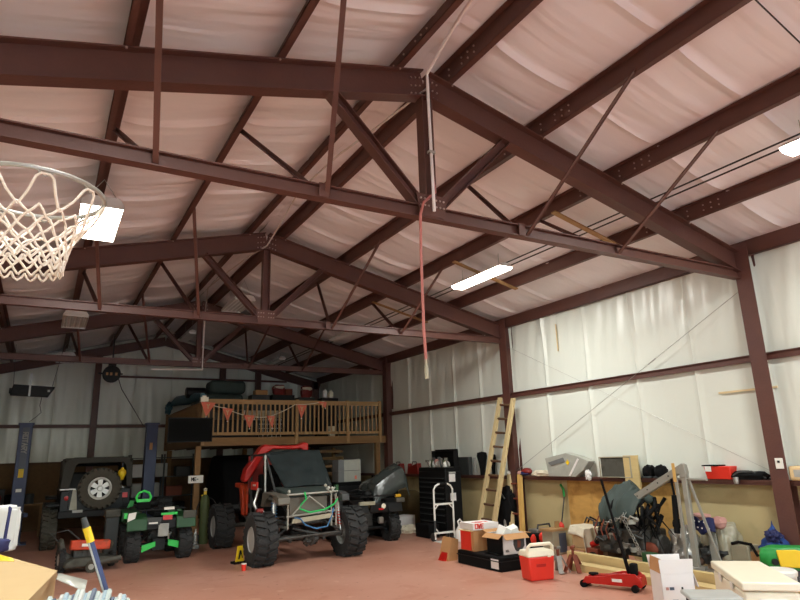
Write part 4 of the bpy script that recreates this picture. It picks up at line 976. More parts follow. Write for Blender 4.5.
for i, (x, y, h, r, m, l) in enumerate(((-.52, 15.6, .34, .09, 'yellow', 'yellow green jug on the floor right of the green quad bike'), (-.36, 15.5, .2, .08, 'white', 'white jug on the floor right of the yellow green jug'), (-.17, 15.7, .38, .05, 'silver', 'tall silver bottle beside the white jugs'), (-.25, 15.3, .12, .09, 'greylight', 'low pale pot in front of the silver bottle'), (-.12, 15.9, .3, .07, 'bluegrey', 'blue grey jug nearest the buggy rear tyre'))):
    t = thing('jug', l, 'jug', (x, y, 0), 0, 'jugs on the floor by the green quad bike'); obj('body', B().lathe([(r*.9, 0), (r, .02), (r, h*.7), (r*.35, h*.9)], n=16), m, t); obj('cap', B().lathe([(r*.38, h*.88), (r*.38, h), (0, h)], n=12), 'white', t)
bx('spare_box', 'low wooden box under the olive gas cylinder jugs', 'box', (-.4, 16.3, 0), (.6, .4, .25), 'deckwood')
# ------------------------------------------------------------ along the right wall
t = thing('tool_chest', 'tall black rolling tool chest with its lid propped open and tools heaped on top', 'tool chest', (5.0, 13.35, 0))
obj('body', B().box(0, -.62, .1, .46, .62, 1.5), 'black', t, bevel=.012)
obj('top_tray', B().box(.0, -.6, 1.5, .46, .6, 1.56).box(0, -.6, 1.56, .02, .6, 1.6).box(0, -.6, 1.56, .46, -.58, 1.6).box(0, .58, 1.56, .46, .6, 1.6), 'black', t)
zz = [.14, .36, .52, .66, .78, .9, 1.02, 1.16, 1.28, 1.38]
for a, b_ in zip(zz, zz[1:]):
    for y0, y1 in (((-.59, .59),) if a in (.14, 1.28, 1.16) else ((-.59, -.1), (-.07, .59))):
        dr = obj('drawer', B().box(-.02, y0, a, 0, y1, b_-.015), 'matblack', t, bevel=.004)
        obj('handle', B().box(-.035, y0+.03, b_-.045, -.018, y1-.03, b_-.028), 'greydark', dr)
obj('lid', B().box(.40, -.58, 1.6, .44, .42, 2.03), 'matblack', t, bevel=.01)
obj('lid_rim', B().box(.3, -.58, 1.6, .42, -.56, 2.0).box(.3, .40, 1.6, .42, .42, 2.0).box(.3, -.58, 1.98, .42, .42, 2.0), 'black', t)
for y in (-.5, .5):
    for x in (.06, .4): obj('caster', B().cyl((x-.02, y, .05), (x+.02, y, .05), .05, n=14), 'greydark', t)
obj('sticker', B().box(.1, -.628, 1.26, .28, -.62, 1.44), 'cardwhite', t); obj('sticker', B().box(.12, -.628, .82, .28, -.62, 1.0), 'cardwhite', t); obj('label', B().box(.1, -.626, 1.45, .3, -.62, 1.49), 'greylight', t)
random.seed(3)
for i in range(14):
    y = 12.85+i*.075; x = 5.08+random.random()*.25; k = random.random(); m = ['tool', 'white', 'pink', 'greydark', 'silver', 'olive'][i % 6]
    pos = ['nearest the right end', 'just behind the nearest one', 'third from the right end', 'fourth from the right end', 'fifth from the right end', 'sixth from the right end', 'a little right of the middle', 'in the middle', 'a little left of the middle', 'sixth from the left end', 'fifth from the left end', 'fourth from the left end', 'third from the left end', 'at the left end'][i]
    nmc = ['metal tool', 'white rag', 'pink jar', 'dark tool', 'silver can', 'olive can'][i % 6]
    if i % 6 in (0, 3): b = B().cyl((0, -.06, .03), (.05, .1, .15+.08*k), .022, n=8).cb((.05, .1, .16+.08*k), (.07, .07, .06), k)
    elif i % 6 == 1: b = B().blob((0, 0, .07), (.09, .07, .08), .2, 3, i, 10, 0)
    else: b = B().lathe([(.05, 0), (.055, .02), (.055, .13+.05*k), (.035, .16+.05*k), (0, .16+.05*k)], n=14)
    one(nmc.replace(' ', '_'), b, m, nmc + ' heaped on the black tool chest, ' + pos, nmc.split()[1], 'clutter on top of the tool chest', loc=(x, y, 1.59))
bx('grey_case', 'flat grey case standing on the ledge right of the open tool chest lid', 'case', (5.91, 13.2, 1.386), (.12, .55, .44), 'greydark')
bx('white_board', 'thin pale board standing on the ledge against the grey case', 'board', (5.97, 12.82, 1.386), (.04, .09, .42), 'greylight')
for (y, w, l) in ((15.7, .62, 'right of the two dark red metal boxes on the ledge left of the tool chest'), (16.65, .6, 'left of the two dark red metal boxes on the ledge, behind the plastic sheet')):
    t = thing('red_toolbox', l, 'toolbox', (5.93, y, 1.386), 0, 'red boxes on the ledge')
    obj('body', B().prism([(-w/2, 0), (w/2, 0), (w/2*.85, .3), (-w/2*.7, .2), (-w/2*.8, .3)], (.14, 0, 0), (-.08, 0, 0), u=(0, -1, 0)), 'reddark', t, bevel=.01)
    obj('handle', B().tube([(0, -.12, .26), (0, -.1, .34), (0, .1, .34), (0, .12, .26)], .012), 'black', t)
# hand truck
t = thing('hand_truck', 'white tubular hand truck standing in front of the black tool chest', 'hand truck', (4.66, 12.35, 0))
w = .26
obj('frame', B().tube([(-w, 0, .05), (-w, 0, 1.12), (-w+.05, 0, 1.2), (-w+.13, 0, 1.24), (w-.13, 0, 1.24), (w-.05, 0, 1.2), (w, 0, 1.12), (w, 0, .05)], .022, 10), 'white', t)
obj('grip', B().tube([(-.1, 0, 1.24), (.1, 0, 1.24)], .027, 10), 'black', t)
obj('crossbar', B().box(-w, -.012, .78, w, .012, .82).bar((-w, 0, .68), (-w+.12, 0, .8), .02, .02).bar((w, 0, .68), (w-.12, 0, .8), .02, .02).box(-w, -.012, .16, w, .012, .2).bar((-w, 0, .3), (-w+.1, 0, .18), .02, .02), 'white', t)
obj('toe_plate', B().box(-w-.03, -.28, .0, w+.03, .02, .015), 'white', t)
for s in (-1, 1): obj('wheel', B().cyl((s*w-.025, .08, .09), (s*w+.025, .08, .09), .09, n=20), 'greydark', t)
obj('sleeve', B().tube([(-w, 0, .2), (-w, 0, .45)], .025, 10), 'greydark', t)
t = thing('white_jug', 'white plastic jug with a looped handle on the floor against the hand truck', 'jug', (4.93, 12.12, 0))
obj('body', B().lathe([(.12, 0), (.13, .03), (.12, .2), (.06, .3), (.035, .34), (0, .34)], n=18), 'white', t); obj('handle', B().tube([(-.02, 0, .3), (-.06, 0, .42), (.0, 0, .46), (.06, 0, .4), (.08, 0, .25)], .018), 'white', t); obj('spout', B().cb((.12, 0, .26), (.1, .06, .08), ry=.6), 'white', t)
# boxes near far corner
bx('brown_carton', 'tall brown carton standing by the wall behind the dark quad bike', 'box', (4.95, 15.6, .0), (.5, .3, .95), 'card', R(25))
bx('white_carton', 'low white carton on the floor left of the tool chest', 'box', (5.0, 14.9, 0), (.62, .4, .36), 'cardwhite', R(20))
bx('olive_pack', 'dark olive pack leaning on the wall behind the brown carton', 'pack', (5.75, 15.8, 0), (.4, .9, .95), 'olivebrown', 0, .15)
one('rag_heap', B().blob((0, 0, .07), (.25, .14, .13), .2, 3, 2, 14, 0), 'cloth', 'pale rag heap on the floor at the foot of the tool chest', 'rags', loc=(4.75, 14.2, 0))
bx('black_case', 'low black case on the floor at the front of the tool chest', 'case', (4.72, 13.2, 0), (.3, .6, .3), 'matblack')

# wooden extension ladder
t = thing('wooden_ladder', 'pale wooden extension ladder leaning up against the second right column', 'ladder', (0, 0, 0))
p1, q1, p2, q2 = Vector((5.2, 11.88, 0)), Vector((5.77, 11.40, 3.16)), Vector((5.2, 11.36, 0)), Vector((5.77, 10.93, 3.1))
sd = (p2-p1).normalized()
def rail(p, q, m='pine_ladder'):
    d = (q-p).normalized(); nn = d.cross(sd).normalized(); vs = []
    for c in (p, q):
        for a, b_ in ((-1, -1), (1, -1), (1, 1), (-1, 1)): vs.append(c+sd*a*.05+nn*b_*.035)
    return B().add(vs, [(3, 2, 1, 0), (4, 5, 6, 7), (0, 1, 5, 4), (1, 2, 6, 5), (2, 3, 7, 6), (3, 0, 4, 7)])
obj('rail', rail(p1, q1), 'pine_ladder', t); obj('rail', rail(p2, q2), 'pine_ladder', t)
for i in range(10):
    k = .05+i*.1
    obj('rung', B().cyl(p1.lerp(q1, k), p2.lerp(q2, k), .024, n=10), 'darkwood', t)
    obj('tie_rod', B().cyl(p1.lerp(q1, k)-sd*.06-Vector((0, 0, .025)), p2.lerp(q2, k)+sd*.06-Vector((0, 0, .025)), .006, n=6), 'rust', t)
off = Vector((.06, 0, 0)) ; a1, b1, a2, b2 = p1+off+sd*.1, q1+off+sd*.1-Vector((.1, 0, .5)), p2+off-sd*.1, q2+off-sd*.1-Vector((.1, 0, .5))
t2 = thing('short_ladder', 'short ladder with yellowish rails leaning at the foot of the second right column', 'ladder', (0, 0, 0))
obj('rail', rail(Vector((5.55, 11.05, 0)), Vector((5.8, 11.3, 1.42))), 'pine_ladder', t2); obj('rail', rail(Vector((5.5, 10.65, 0)), Vector((5.8, 10.95, 1.42))), 'tape', t2)
for k in (.2, .42, .64, .86): obj('rung', B().cyl(Vector((5.55, 11.05, 0)).lerp(Vector((5.8, 11.3, 1.42)), k), Vector((5.5, 10.65, 0)).lerp(Vector((5.8, 10.95, 1.42)), k), .018, n=8), 'rust', t2)
one('long_bar', B().bar((5.6, 10.72, 0), (5.78, 11.0, 1.1), .07, .05), 'rust', 'dark rusty bar standing against the yellow ladder', 'bar')
t = thing('black_bag', 'black padded bag standing on the floor between the two ladders', 'bag', (5.72, 11.35, 0)); obj('body', B().blob((0, 0, .55), (.16, .26, .56), .12, 2.5, 5, 18, 0, .7), 'matblack', t); obj('strap', B().tube([(-.15, -.1, .9), (-.19, 0, 1.05), (-.15, .1, .9)], .02), 'greydark', t); obj('patch', B().blob((-.12, -.05, .4), (.04, .06, .12), .2, 3, 1, 10), 'silver', t)
for y, h, r, l in ((12.42, .56, .13, 'left of the two black soft cases standing on the ledge by the ladder'), (12.0, .5, .08, 'right of the two black soft cases standing on the ledge, behind the ladder')):
    one('soft_case', B().lathe([(r*.5, 0), (r*.55, .15), (r*.7, h*.5), (r, h*.8), (r*.9, h*.95), (0, h)], n=16), 'matblack', l, 'case', loc=(5.9, y, 1.386))
for y, m in ((11.3, 'white'), (10.95, 'pink')): obj('end_cap', B().blob((5.8, y, 1.45), (.05, .055, .05), .05, 2, 1, 12), m, t2)
t = thing('cap', 'red and blue cap lying on the ledge right of the second column', 'cap', (5.91, 10.83, 1.386)); obj('crown', B().blob((0, 0, .09), (.1, .15, .08), .05, 2, 3, 14, 0), 'reddark', t); obj('brim', B().blob((-.02, .08, .05), (.11, .2, .05), .12, 2, 6, 14, 0), 'navy', t)
one('folded_rag', B().blob((0, 0, .05), (.12, .32, .07), .2, 3, 9, 16, 0), 'cloth', 'beige folded rag on the ledge between the cap and the plastic bag', 'rag', loc=(5.91, 10.3, 1.386))
t = thing('plastic_bag', 'grey clear plastic bag of boxes with a yellow sticker on the ledge', 'bag', (5.91, 9.45, 1.386))
bb = B().prism([(-.56, 0), (-.5, 0), (.2, 0), (.4, .12), (.58, .3), (.3, .4), (-.02, .47), (-.64, .37)], (.2, 0, 0), (-.12, 0, 0), u=(0, -1, 0))
obj('body', bb, 'bag', t, bevel=.012, seg=2); obj('sticker', B().prism([(.0, .0), (.05, .06), (0, .12), (-.05, .06)], (-.006, 0, 0), (-.121, -.02, .22), u=(0, -1, 0)), 'yellow', t); obj('loose_end', B().blob((-.1, -.52, .04), (.04, .07, .09), .3, 3, 2, 12), 'cardwhite', t)
obj('fold', B().prism([(-.55, .28), (-.1, .38), (-.05, .3), (-.45, .22)], (-.01, 0, 0), (-.121, 0, 0), u=(0, -1, 0)), 'grey', t); obj('fold', B().prism([(.02, .02), (.3, .36), (.34, .34), (.08, .02)], (-.01, 0, 0), (-.121, 0, 0), u=(0, -1, 0)), 'cardwhite', t)
t = thing('grey_tub', 'grey brown plastic tub tilted on its side on the ledge', 'tub', (5.91, 8.25, 1.386)); obj('body', B().box(-.1, -.36, 0, .1, .34, .37), 'dirtygrey', t, bevel=.02); obj('rim', B().box(-.12, -.39, 0, -.1, .36, .015).box(-.12, -.39, .36, -.1, .36, .38).box(-.12, .34, 0, -.1, .36, .38).box(-.12, -.39, 0, -.1, -.36, .38), 'bagclear', t, bevel=.005)
one('pine_board', B().box(-.03, -.15, 0, .0, .17, 1.78), 'pine', 'tall pale pine board standing against the ledge in front of the grey tub', 'board', loc=(5.83, 7.86, 0))
for y, l in ((7.58, 'left of the two black shoes on the ledge beside the pine board'), (7.33, 'right of the two black shoes on the ledge beside the pine board')):
    t = thing('shoe', l, 'shoe', (5.91, y, 1.386)); obj('upper', B().blob((0, 0, .1), (.11, .1, .12), .12, 2.5, y, 14, 0, .8), 'matblack', t); obj('sole', B().box(-.1, -.1, 0, .1, .1, .03), 'greydark', t, bevel=.01); obj('collar', B().lathe([(.05, .17), (.06, .2), (.045, .21), (.04, .17)], n=14), 'greydark', t)
t = thing('red_bin', 'bright red plastic bin with a dark rim on the ledge left of the nearest column', 'bin', (5.91, 6.22, 1.386))
obj('body', B().add([(-.07, -.2, 0), (.07, -.2, 0), (.07, .2, 0), (-.07, .2, 0), (-.1, -.23, .2), (.1, -.23, .2), (.1, .22, .2), (-.1, .22, .2)], [(0, 3, 2, 1), (4, 5, 6, 7), (0, 1, 5, 4), (1, 2, 6, 5), (2, 3, 7, 6), (3, 0, 4, 7)]), 'redbright', t, bevel=.01)
obj('rim', B().box(-.11, -.03, .2, .11, .24, .22), 'matblack', t); obj('label', B().box(-.128, .08, .12, -.11, .18, .2), 'white', t)
t = thing('flat_bag', 'flat black bag lying on the ledge between the red bin and the nearest column', 'bag', (5.92, 5.78, 1.386)); obj('body', B().blob((0, 0, .05), (.1, .3, .08), .15, 2, 4, 16, 0), 'matblack', t); obj('strap', B().tube([(-.05, .28, .02), (-.08, .1, .11), (-.06, -.1, .12), (-.02, -.28, .02)], .015), 'greydark', t); obj('lamp', B().lathe([(.03, 0), (.04, .04), (.04, .1), (0, .1)], (-.14, .12, -.06), 'z', 12), 'galv', t)
t = thing('tan_box', 'tan rounded box with a grey window on the ledge right of the nearest column', 'box', (5.91, 4.98, 1.386)); obj('body', B().box(-.1, -.2, 0, .1, .14, .2), 'card_light', t, bevel=.03); obj('window', B().box(-.105, -.17, .05, -.098, .06, .15), 'greylight', t)

# plywood, stick, hoist and engine
one('plywood_sheet', B().box(-.04, -.95, 0, -.02, .97, 1.32), 'ply', 'wide orange plywood sheet standing against the tan wall behind the shrouded engine', 'board', loc=(6.07, 8.78, 0))
one('plywood_sheet', B().box(-.06, -.33, 0, -.04, .4, 1.3), 'ply', 'narrower plywood sheet behind the engine hoist mast', 'board', loc=(6.07, 7.5, 0))
t = thing('garden_stick', 'thin dark stick with a green handle leaning at the left edge of the plywood', 'stick', (0, 0, 0)); obj('shaft', B().cyl((5.85, 9.95, 0), (5.99, 9.82, 1.0), .013, n=8), 'greydark', t); obj('handle', B().tube([(5.985, 9.82, .98), (5.99, 9.83, 1.12), (5.985, 9.9, 1.22)], .025), 'green', t)
t = thing('engine_hoist', 'grey steel engine hoist with its boom reaching over the shrouded engine', 'engine hoist', (5.1, 6.3, 0))
obj('mast', B().box(-.035, -.05, .1, .035, .03, 1.5), 'hoist', t, bevel=.008)
obj('side_mast', B().box(-.04, .1, .1, -.01, .15, 1.45), 'hoist', t, bevel=.005)
obj('boom', B().bar((0, -.02, 1.6), (0, 1.05, 1.06), .08, .11), 'hoist', t, bevel=.006)
for k in (.25, .45, .65, .85): obj('pin_hole', B().cyl((-.045, -.02+1.07*k, 1.6-.54*k), (-.04, -.02+1.07*k, 1.6-.54*k), .012, n=8), 'black', t)
obj('head_plate', B().prism([(-.05, 1.44), (.05, 1.44), (.05, 1.55), (.0, 1.66), (-.05, 1.64), (-.07, 1.52)], (.09, 0, 0), (-.045, 0, 0), u=(0, 1, 0)), 'hoist', t, bevel=.01)
obj('cross_bar', B().cyl((0, -.38, 1.42), (0, .1, 1.42), .02, n=10), 'hoist', t)
obj('yellow_strip', B().box(-.06, .1, 1.38, -.05, .15, 1.66), 'tape', t)
obj('ram', B().cyl((-.02, .24, .62), (-.02, .2, 1.18), .045, n=14).cyl((-.02, .2, 1.18), (-.02, .22, 1.42), .018, n=10), 'matblack', t)
obj('brace', B().bar((0, -.05, 1.5), (.05, -.42, .1), .03, .03), 'hoist', t)
obj('base_leg', B().bar((-.3, -.6, .1), (-.3, 1.6, .1), .07, .08), 'hoist', t); obj('base_leg', B().bar((.12, -.6, .1), (.12, .95, .1), .07, .08), 'hoist', t); obj('base_beam', B().bar((-.35, -.02, .12), (.16, -.02, .12), .1, .1), 'hoist', t); obj('rear_beam', B().bar((-.35, -.6, .1), (.16, -.6, .1), .07, .07), 'hoist', t)
for x, y in ((-.3, 1.55), (.12, .9), (-.3, -.6), (.12, -.6)): obj('caster', B().cyl((x-.02, y, .04), (x+.02, y, .04), .04, n=12), 'black', t)
ch = B()
def chain(b, p, q, r=.012, l=.045):
    p, q = Vector(p), Vector(q); n = max(2, int((q-p).length/l)); X, Y, Z = frame_z(q-p)
    for i in range(n):
        c = p.lerp(q, (i+.5)/n); A = X if i % 2 else Y
        b.tube([c + Z*math.cos(a)*l*.62 + A*math.sin(a)*r*1.3 for a in [2*PI*j/8 for j in range(8)]], r*.4, 5, closed=True)
chain(ch, (-.06, 1.04, 1.02), (-.3, 1.02, .82), .02, .055); chain(ch, (-.3, 1.02, .82), (-.32, 1.4, .7), .02, .055); chain(ch, (-.3, 1.02, .82), (-.34, .72, .36), .02, .055)
obj('chain', ch, 'tool', t)
t = thing('shrouded_engine', 'dismantled engine under a dark green cover, hanging from the hoist', 'engine', (5.2, 7.5, 0))
obj('block', B().box(-.28, -.45, .22, .3, .5, .62).box(-.2, -.3, .6, .22, .45, .82).cyl((0, .5, .42), (0, .62, .42), .2, n=20).cyl((0, -.62, .4), (0, -.45, .4), .16, n=16), 'engine', t, bevel=.03)
eb = B(); random.seed(11)
for i in range(34):
    y = -.5+random.random()*1.0; z = .25+random.random()*.55; x = -.3-random.random()*.06
    eb = B()
    if i % 3 == 0: eb.cyl((x, y, z), (x-.03, y, z), .03+.03*random.random(), n=12)
    elif i % 3 == 1: eb.tube([(x, y, z), (x-.06, y+.1, z+.06), (x, y+.22, z-.04)], .016)
    else: eb.cb((x, y, z), (.08, .12, .07), random.random())
    obj(('pulley', 'coolant_pipe', 'bracket')[i % 3], eb, ('engine', 'tool', 'greydark', 'matblack', 'hoist')[i % 5], t, bevel=.004)
for i in range(30):
    y = -.75+random.random()*1.1*(1 if i % 3 else .4); z = 1.12-random.random()*.3; x = -.25+random.random()*.3
    k1, k2, k3 = [random.random()-.5 for _ in range(3)]; obj('wire', B().tube([(x, y, z), (x-.1, y+.2*k1, z-.12), (x-.05, y+.3*k2, z-.28), (x-.12, y+.4*k3, z-.36-.3*random.random())], [.03, .022, .014, .006], 6), 'matblack', t)
for i in range(4):
    y = -.6+random.random()*1.2; obj('hose', B().tube([(-.3, y, .8), (-.38, y+.05, .6), (-.36, y+.02, .45)], .012, 6), 'rust', t)
def shroud(u, v):
    y = .42-.78*u; k = math.sin(PI*min(1, max(0, u)))**.6; a = v*PI*.95
    r = .27+.06*k; x = -r*math.cos(a)*.95; z = .93+(.14+.26*k)*math.sin(a) - (.0 if v > .5 else (.5-v)*.7*k*(1-.5*u))
    return (x-.02+.05*noise.noise(Vector((u*4, v*4, 1))), y+.05*noise.noise(Vector((u*5, v*3, 5))), z+.11*noise.noise(Vector((u*5, v*4, 9)))+.04*noise.noise(Vector((u*14, v*9, 2))))
obj('cover', B().grid(shroud, 30, 20), 'cover', t, solid=.015)
for y in (-.4, .4): obj('support_block', B().bar((-.25, y, .11), (.25, y, .11), .1, .22), 'darkwood', t)
obj('front_wheel', B().cyl((-.34, .62, .1), (-.3, .62, .1), .1, n=18), 'matblack', t)
obj('yellow_hood', B().blob((-.2, -.42, .34), (.06, .2, .12), .1, 2, 4, 12), 'rust', t)
bx('green_carton', 'small green and dark carton at the foot of the engine hoist mast', 'box', (4.78, 6.85, 0), (.14, .2, .34), 'greendark', 0, .01)

# lumber stack
t = thing('timber', 'front long pale timber lying on the floor, lowest of the lumber pile', 'timber', (4.3, 0, 0), 0, 'new timbers on the floor'); obj('plank', B().box(-.1, 4.6, 0, .12, 8.05, .115), 'pine', t, bevel=.005)
t = thing('timber', 'rear long pale timber resting higher behind the front one', 'timber', (4.6, 0, 0), 0, 'new timbers on the floor'); obj('plank', B().box(-.1, 4.4, .11, -.01, 8.35, .23), 'pine', t, bevel=.005); obj('support', B().box(-.1, 5, 0, .04, 8.2, .11), 'pine', t)
t = thing('timber', 'bright timber just behind the rear one, by the engine', 'timber', (4.75, 0, 0), 0, 'new timbers on the floor'); obj('plank', B().box(-.1, 4.6, 0, -.02, 7.2, .14), 'pine', t, bevel=.005)

# stuff in front of the lumber
t = thing('ice_cooler', 'red ice cooler with a cream lid and carrying handle on the floor', 'cooler', (3.31, 7.78, 0), R(-12))
obj('body', B().add([(-.2, -.14, 0), (.2, -.14, 0), (.2, .14, 0), (-.2, .14, 0), (-.225, -.16, .34), (.225, -.16, .34), (.225, .16, .34), (-.225, .16, .34)], [(0, 3, 2, 1), (4, 5, 6, 7), (0, 1, 5, 4), (1, 2, 6, 5), (2, 3, 7, 6), (3, 0, 4, 7)]), 'redbright', t, bevel=.025, seg=3)
obj('lid', B().add([(-.235, -.17, .34), (.235, -.17, .34), (.235, .17, .34), (-.235, .17, .34), (-.215, -.14, .43), (.215, -.14, .43), (.215, .14, .43), (-.215, .14, .43)], [(0, 3, 2, 1), (4, 5, 6, 7), (0, 1, 5, 4), (1, 2, 6, 5), (2, 3, 7, 6), (3, 0, 4, 7)]), 'cream', t, bevel=.02, seg=3)
obj('handle', B().tube([(-.225, -.1, .38), (-.21, -.13, .48), (-.17, -.14, .52), (.17, -.14, .52), (.21, -.13, .48), (.225, -.1, .38)], .026, 10), 'cream', t); obj('latch', B().box(.1, -.18, .33, .15, -.165, .37), 'cream', t); obj('emblem', B().box(-.1, -.166, .2, .06, -.16, .24), 'red', t)
one('white_rag', B().cb((0, 0, .02), (.22, .05, .04), .3), 'white', 'small white strip of rag on the floor right of the red cooler', 'rag', loc=(3.66, 7.95, 0), bevel=.015)
t = thing('black_case', 'long black flat case on the floor holding the open carton', 'case', (3.62, 9.15, 0)); obj('body', B().box(-.42, -.62, 0, .46, .62, .23), 'matblack', t, bevel=.02); obj('side_label', B().box(-.425, -.56, .04, -.418, -.36, .19), 'cardwhite', t); obj('front_label', B().box(-.02, -.626, .14, .2, -.62, .2), 'greylight', t); obj('lid_seam', B().box(-.43, -.63, .15, .41, .63, .165), 'black', t)
t = thing('open_carton', 'open cardboard carton printed with a product picture, on the black case', 'box', (3.60, 8.85, .235))
def opencart(t, w, d, h, m, inner='card', lit='card_light', fa=(.6, .9, -.3, .3), fl=.2):
    obj('box_body', B().box(-w/2, -d/2, 0, w/2, -d/2+.006, h).box(-w/2, d/2-.006, 0, w/2, d/2, h).box(-w/2, -d/2, 0, -w/2+.006, d/2, h).box(w/2-.006, -d/2, 0, w/2, d/2, h).box(-w/2, -d/2, 0, w/2, d/2, .006), m, t)
    for k, (sx, sy) in enumerate(((0, -1), (-1, 0), (0, 1), (1, 0))):
        a = fa[k]; L = w if sx == 0 else d
        if sx == 0: vs = [(-w/2, sy*d/2, h), (w/2, sy*d/2, h), (w/2+.01, sy*(d/2+fl*math.cos(a)), h+fl*math.sin(a)), (-w/2-.01, sy*(d/2+fl*math.cos(a)), h+fl*math.sin(a))]
        else: vs = [(sx*w/2, -d/2, h), (sx*w/2, d/2, h), (sx*(w/2+fl*math.cos(a)), d/2+.01, h+fl*math.sin(a)), (sx*(w/2+fl*math.cos(a)), -d/2-.01, h+fl*math.sin(a))]
        obj('flap', B().add(vs, [(0, 1, 2, 3)]), lit if k != 1 else inner, t, solid=.006, smooth=False)
opencart(t, .5, .44, .33, 'cardwhite', 'card', 'card', (-.75, -.6, .3, -.1), .12)
obj('side_print', B().box(-.256, -.21, .01, -.25, .21, .32), 'matblack', t); obj('picture', B().prism([(-.03, .08), (.0, .04), (.1, .04), (.18, .12), (.18, .26), (-.05, .26), (-.06, .15)], (0, -.005, 0), (.03, -.22, 0)), 'greydark', t); obj('picture', B().prism([(.02, .1), (.08, .1), (.1, .2), (.03, .22)], (0, -.004, 0), (.03, -.225, 0)), 'rust', t); obj('lettering', text(B(), 'HEL', (-.2, -.223, .05), (1, 0, 0), (0, 0, 1), .03, .25), 'black', t)
for (x, y, z, r, l) in ((3.55, 8.85, .5, .35, 'left white foam pack sticking out of the open carton'), (3.78, 8.9, .48, -.3, 'right white foam pack sticking out of the open carton')):
    one('foam_pack', B().cb((0, 0, .06), (.2, .16, .2), r, .3, r), 'white', l, 'packaging', loc=(x, y, z), bevel=.008)
t = thing('red_carton', 'red and brown carton standing behind the open one on the black case', 'box', (3.4, 9.5, .235)); obj('body', B().box(-.16, -.2, 0, .3, .2, .34), 'card', t); obj('red_side', B().box(-.166, -.12, .01, -.16, .19, .33), 'rust' if False else 'redbright', t); obj('flap', B().box(-.2, -.2, .33, -.16, .2, .342), 'card_light', t)
t = thing('flat_white_carton', 'flat white carton with red writing, topmost behind the open carton', 'box', (3.5, 9.5, .585), R(-6)); obj('body', B().box(-.25, -.24, 0, .28, .24, .11), 'cardwhite', t); obj('lettering', text(text(B(), 'HFT', (-.12, -.12, .111), (1, 0, 0), (0, 1, 0), .12, .22), 'OWE', (-.2, -.242, .03), (1, 0, 0), (0, 0, 1), .07, .25), 'redbright', t)
t = thing('small_open_box', 'small brown box flap standing open on the floor left of the black case', 'box', (3.27, 10.12, 0)); obj('body', B().prism([(-.12, 0), (.1, 0), (.14, .36), (.0, .4), (-.02, .36)], (0, .3, 0), (0, -.1, 0)), 'card', t); obj('red_panel', B().prism([(-.17, 0), (-.11, 0), (.0, .2), (-.03, .22)], (0, .2, 0), (0, -.05, 0)), 'red', t)
for k, (x, y, m, l) in enumerate(((3.9, 7.93, 'tool', 'left grey jack stand in front of the timber'), (4.12, 7.82, 'rust', 'right rust brown jack stand in front of the timber'))):
    t = thing('jack_stand', l, 'jack stand', (x, y, 0), k*.3+.2)
    lg = B()
    for sx, sy in ((-1, -1), (1, -1), (1, 1), (-1, 1)): lg.bar((sx*.12, sy*.12, .015), (sx*.03, sy*.03, .26), .075, .02)
    obj('base', lg.box(-.04, -.04, .2, .04, .04, .25), m, t); obj('post', B().cyl((0, 0, .18), (0, 0, .36), .022, n=10), 'rust', t); obj('saddle', B().prism([(-.05, .36), (.05, .36), (.06, .4), (.02, .38), (-.02, .38), (-.06, .4)], (0, .05, 0), (0, -.025, 0)), m, t)
bx('picture_box', 'small pale box with a blue grey picture behind the red cooler', 'box', (5.2, 9.38, 0), (.34, .3, .42), 'bagclear')
t = thing('low_stool', 'low wooden stool under the cream cloth', 'stool', (5.42, 8.82, 0)); obj('seat', B().box(-.2, -.2, .12, .22, .2, .16), 'wood', t, bevel=.005)
for x in (-.18, .18):
    for y in (-.17, .13): obj('leg', B().box(x, y, 0, x+.04, y+.04, .12), 'wood', t)
one('blue_photo', B().box(-.02, -.16, .04, .16, -.153, .38), 'bluegrey', 'blue grey picture stuck to the small box behind the cooler', 'picture', loc=(5.2, 9.38, 0))
one('wooden_tray', B().box(-.21, -.17, 0, .2, .17, .04).box(.06, .0, .04, .16, .03, .16), 'wood', 'thin wooden tray on top of the picture box', 'tray', loc=(5.2, 9.38, .421))
def dr(u, v):
    x = -.25+.52*u; y = -.26+.44*v; z = .38
    if v < .45: z = .38-(.45-v)/.45*.42; y = -.22-.05*(.45-v)+.025*math.sin(u*16)
    z += -(max(0, abs(u-.5)-.38))*1.2
    return (x+.01*math.sin(v*9), y+.012*math.sin(u*13+v*3), z)
one('cream_cloth', B().grid(dr, 26, 22), 'cloth', 'cream cloth hanging over the stool beside the picture box', 'cloth', solid=.012, loc=(5.42, 8.8, .16))
bx('stool_box', 'carton under the cream cloth on the stool', 'box', (5.43, 8.82, .162), (.32, .3, .34), 'card_light')
for (x, y, m, l, r) in ((5.35, 8.4, 'greendark', 'green bottle lying at the foot of the plywood', .05), (5.45, 8.3, 'white', 'white bottle lying right of the green one', .05), (5.22, 8.35, 'red', 'red bottle lying left of the green one', .05), (5.56, 8.4, 'matblack', 'black bottle lying at the end of the bottle heap', .045)):
    one('bottle', B().lathe([(r, 0), (r, .18), (r*.4, .24), (r*.4, .27), (0, .27)], n=14).tf(Matrix.Rotation(R(70), 4, 'X')), m, l, 'bottle', loc=(x, y+.1, .255))
bx('plank_step', 'short plank step that the small bottles lie on', 'plank', (5.4, 8.4, 0), (.5, .26, .2), 'rust')
t = thing('tool_bag', 'black open tool bag with red handled tools by the wall behind the cartons', 'tool bag', (5.52, 10.1, 0)); obj('body', B().box(-.45, -.22, 0, .45, .22, .32), 'matblack', t, bevel=.05, seg=3); obj('handle', B().tube([(-.2, -.1, .3), (-.15, -.1, .46), (.15, -.1, .46), (.2, -.1, .3)], .02), 'greydark', t)
for x, z in ((-.42, .22), (-.2, .24), (.0, .28), (.35, .4)): obj('red_grip', B().blob((x, -.24, z), (.06, .05, .09), .1, 2, x, 12), 'redbright', t)
obj('metal_top', B().box(-.25, -.18, .3, .2, .1, .38), 'tool', t, bevel=.02)
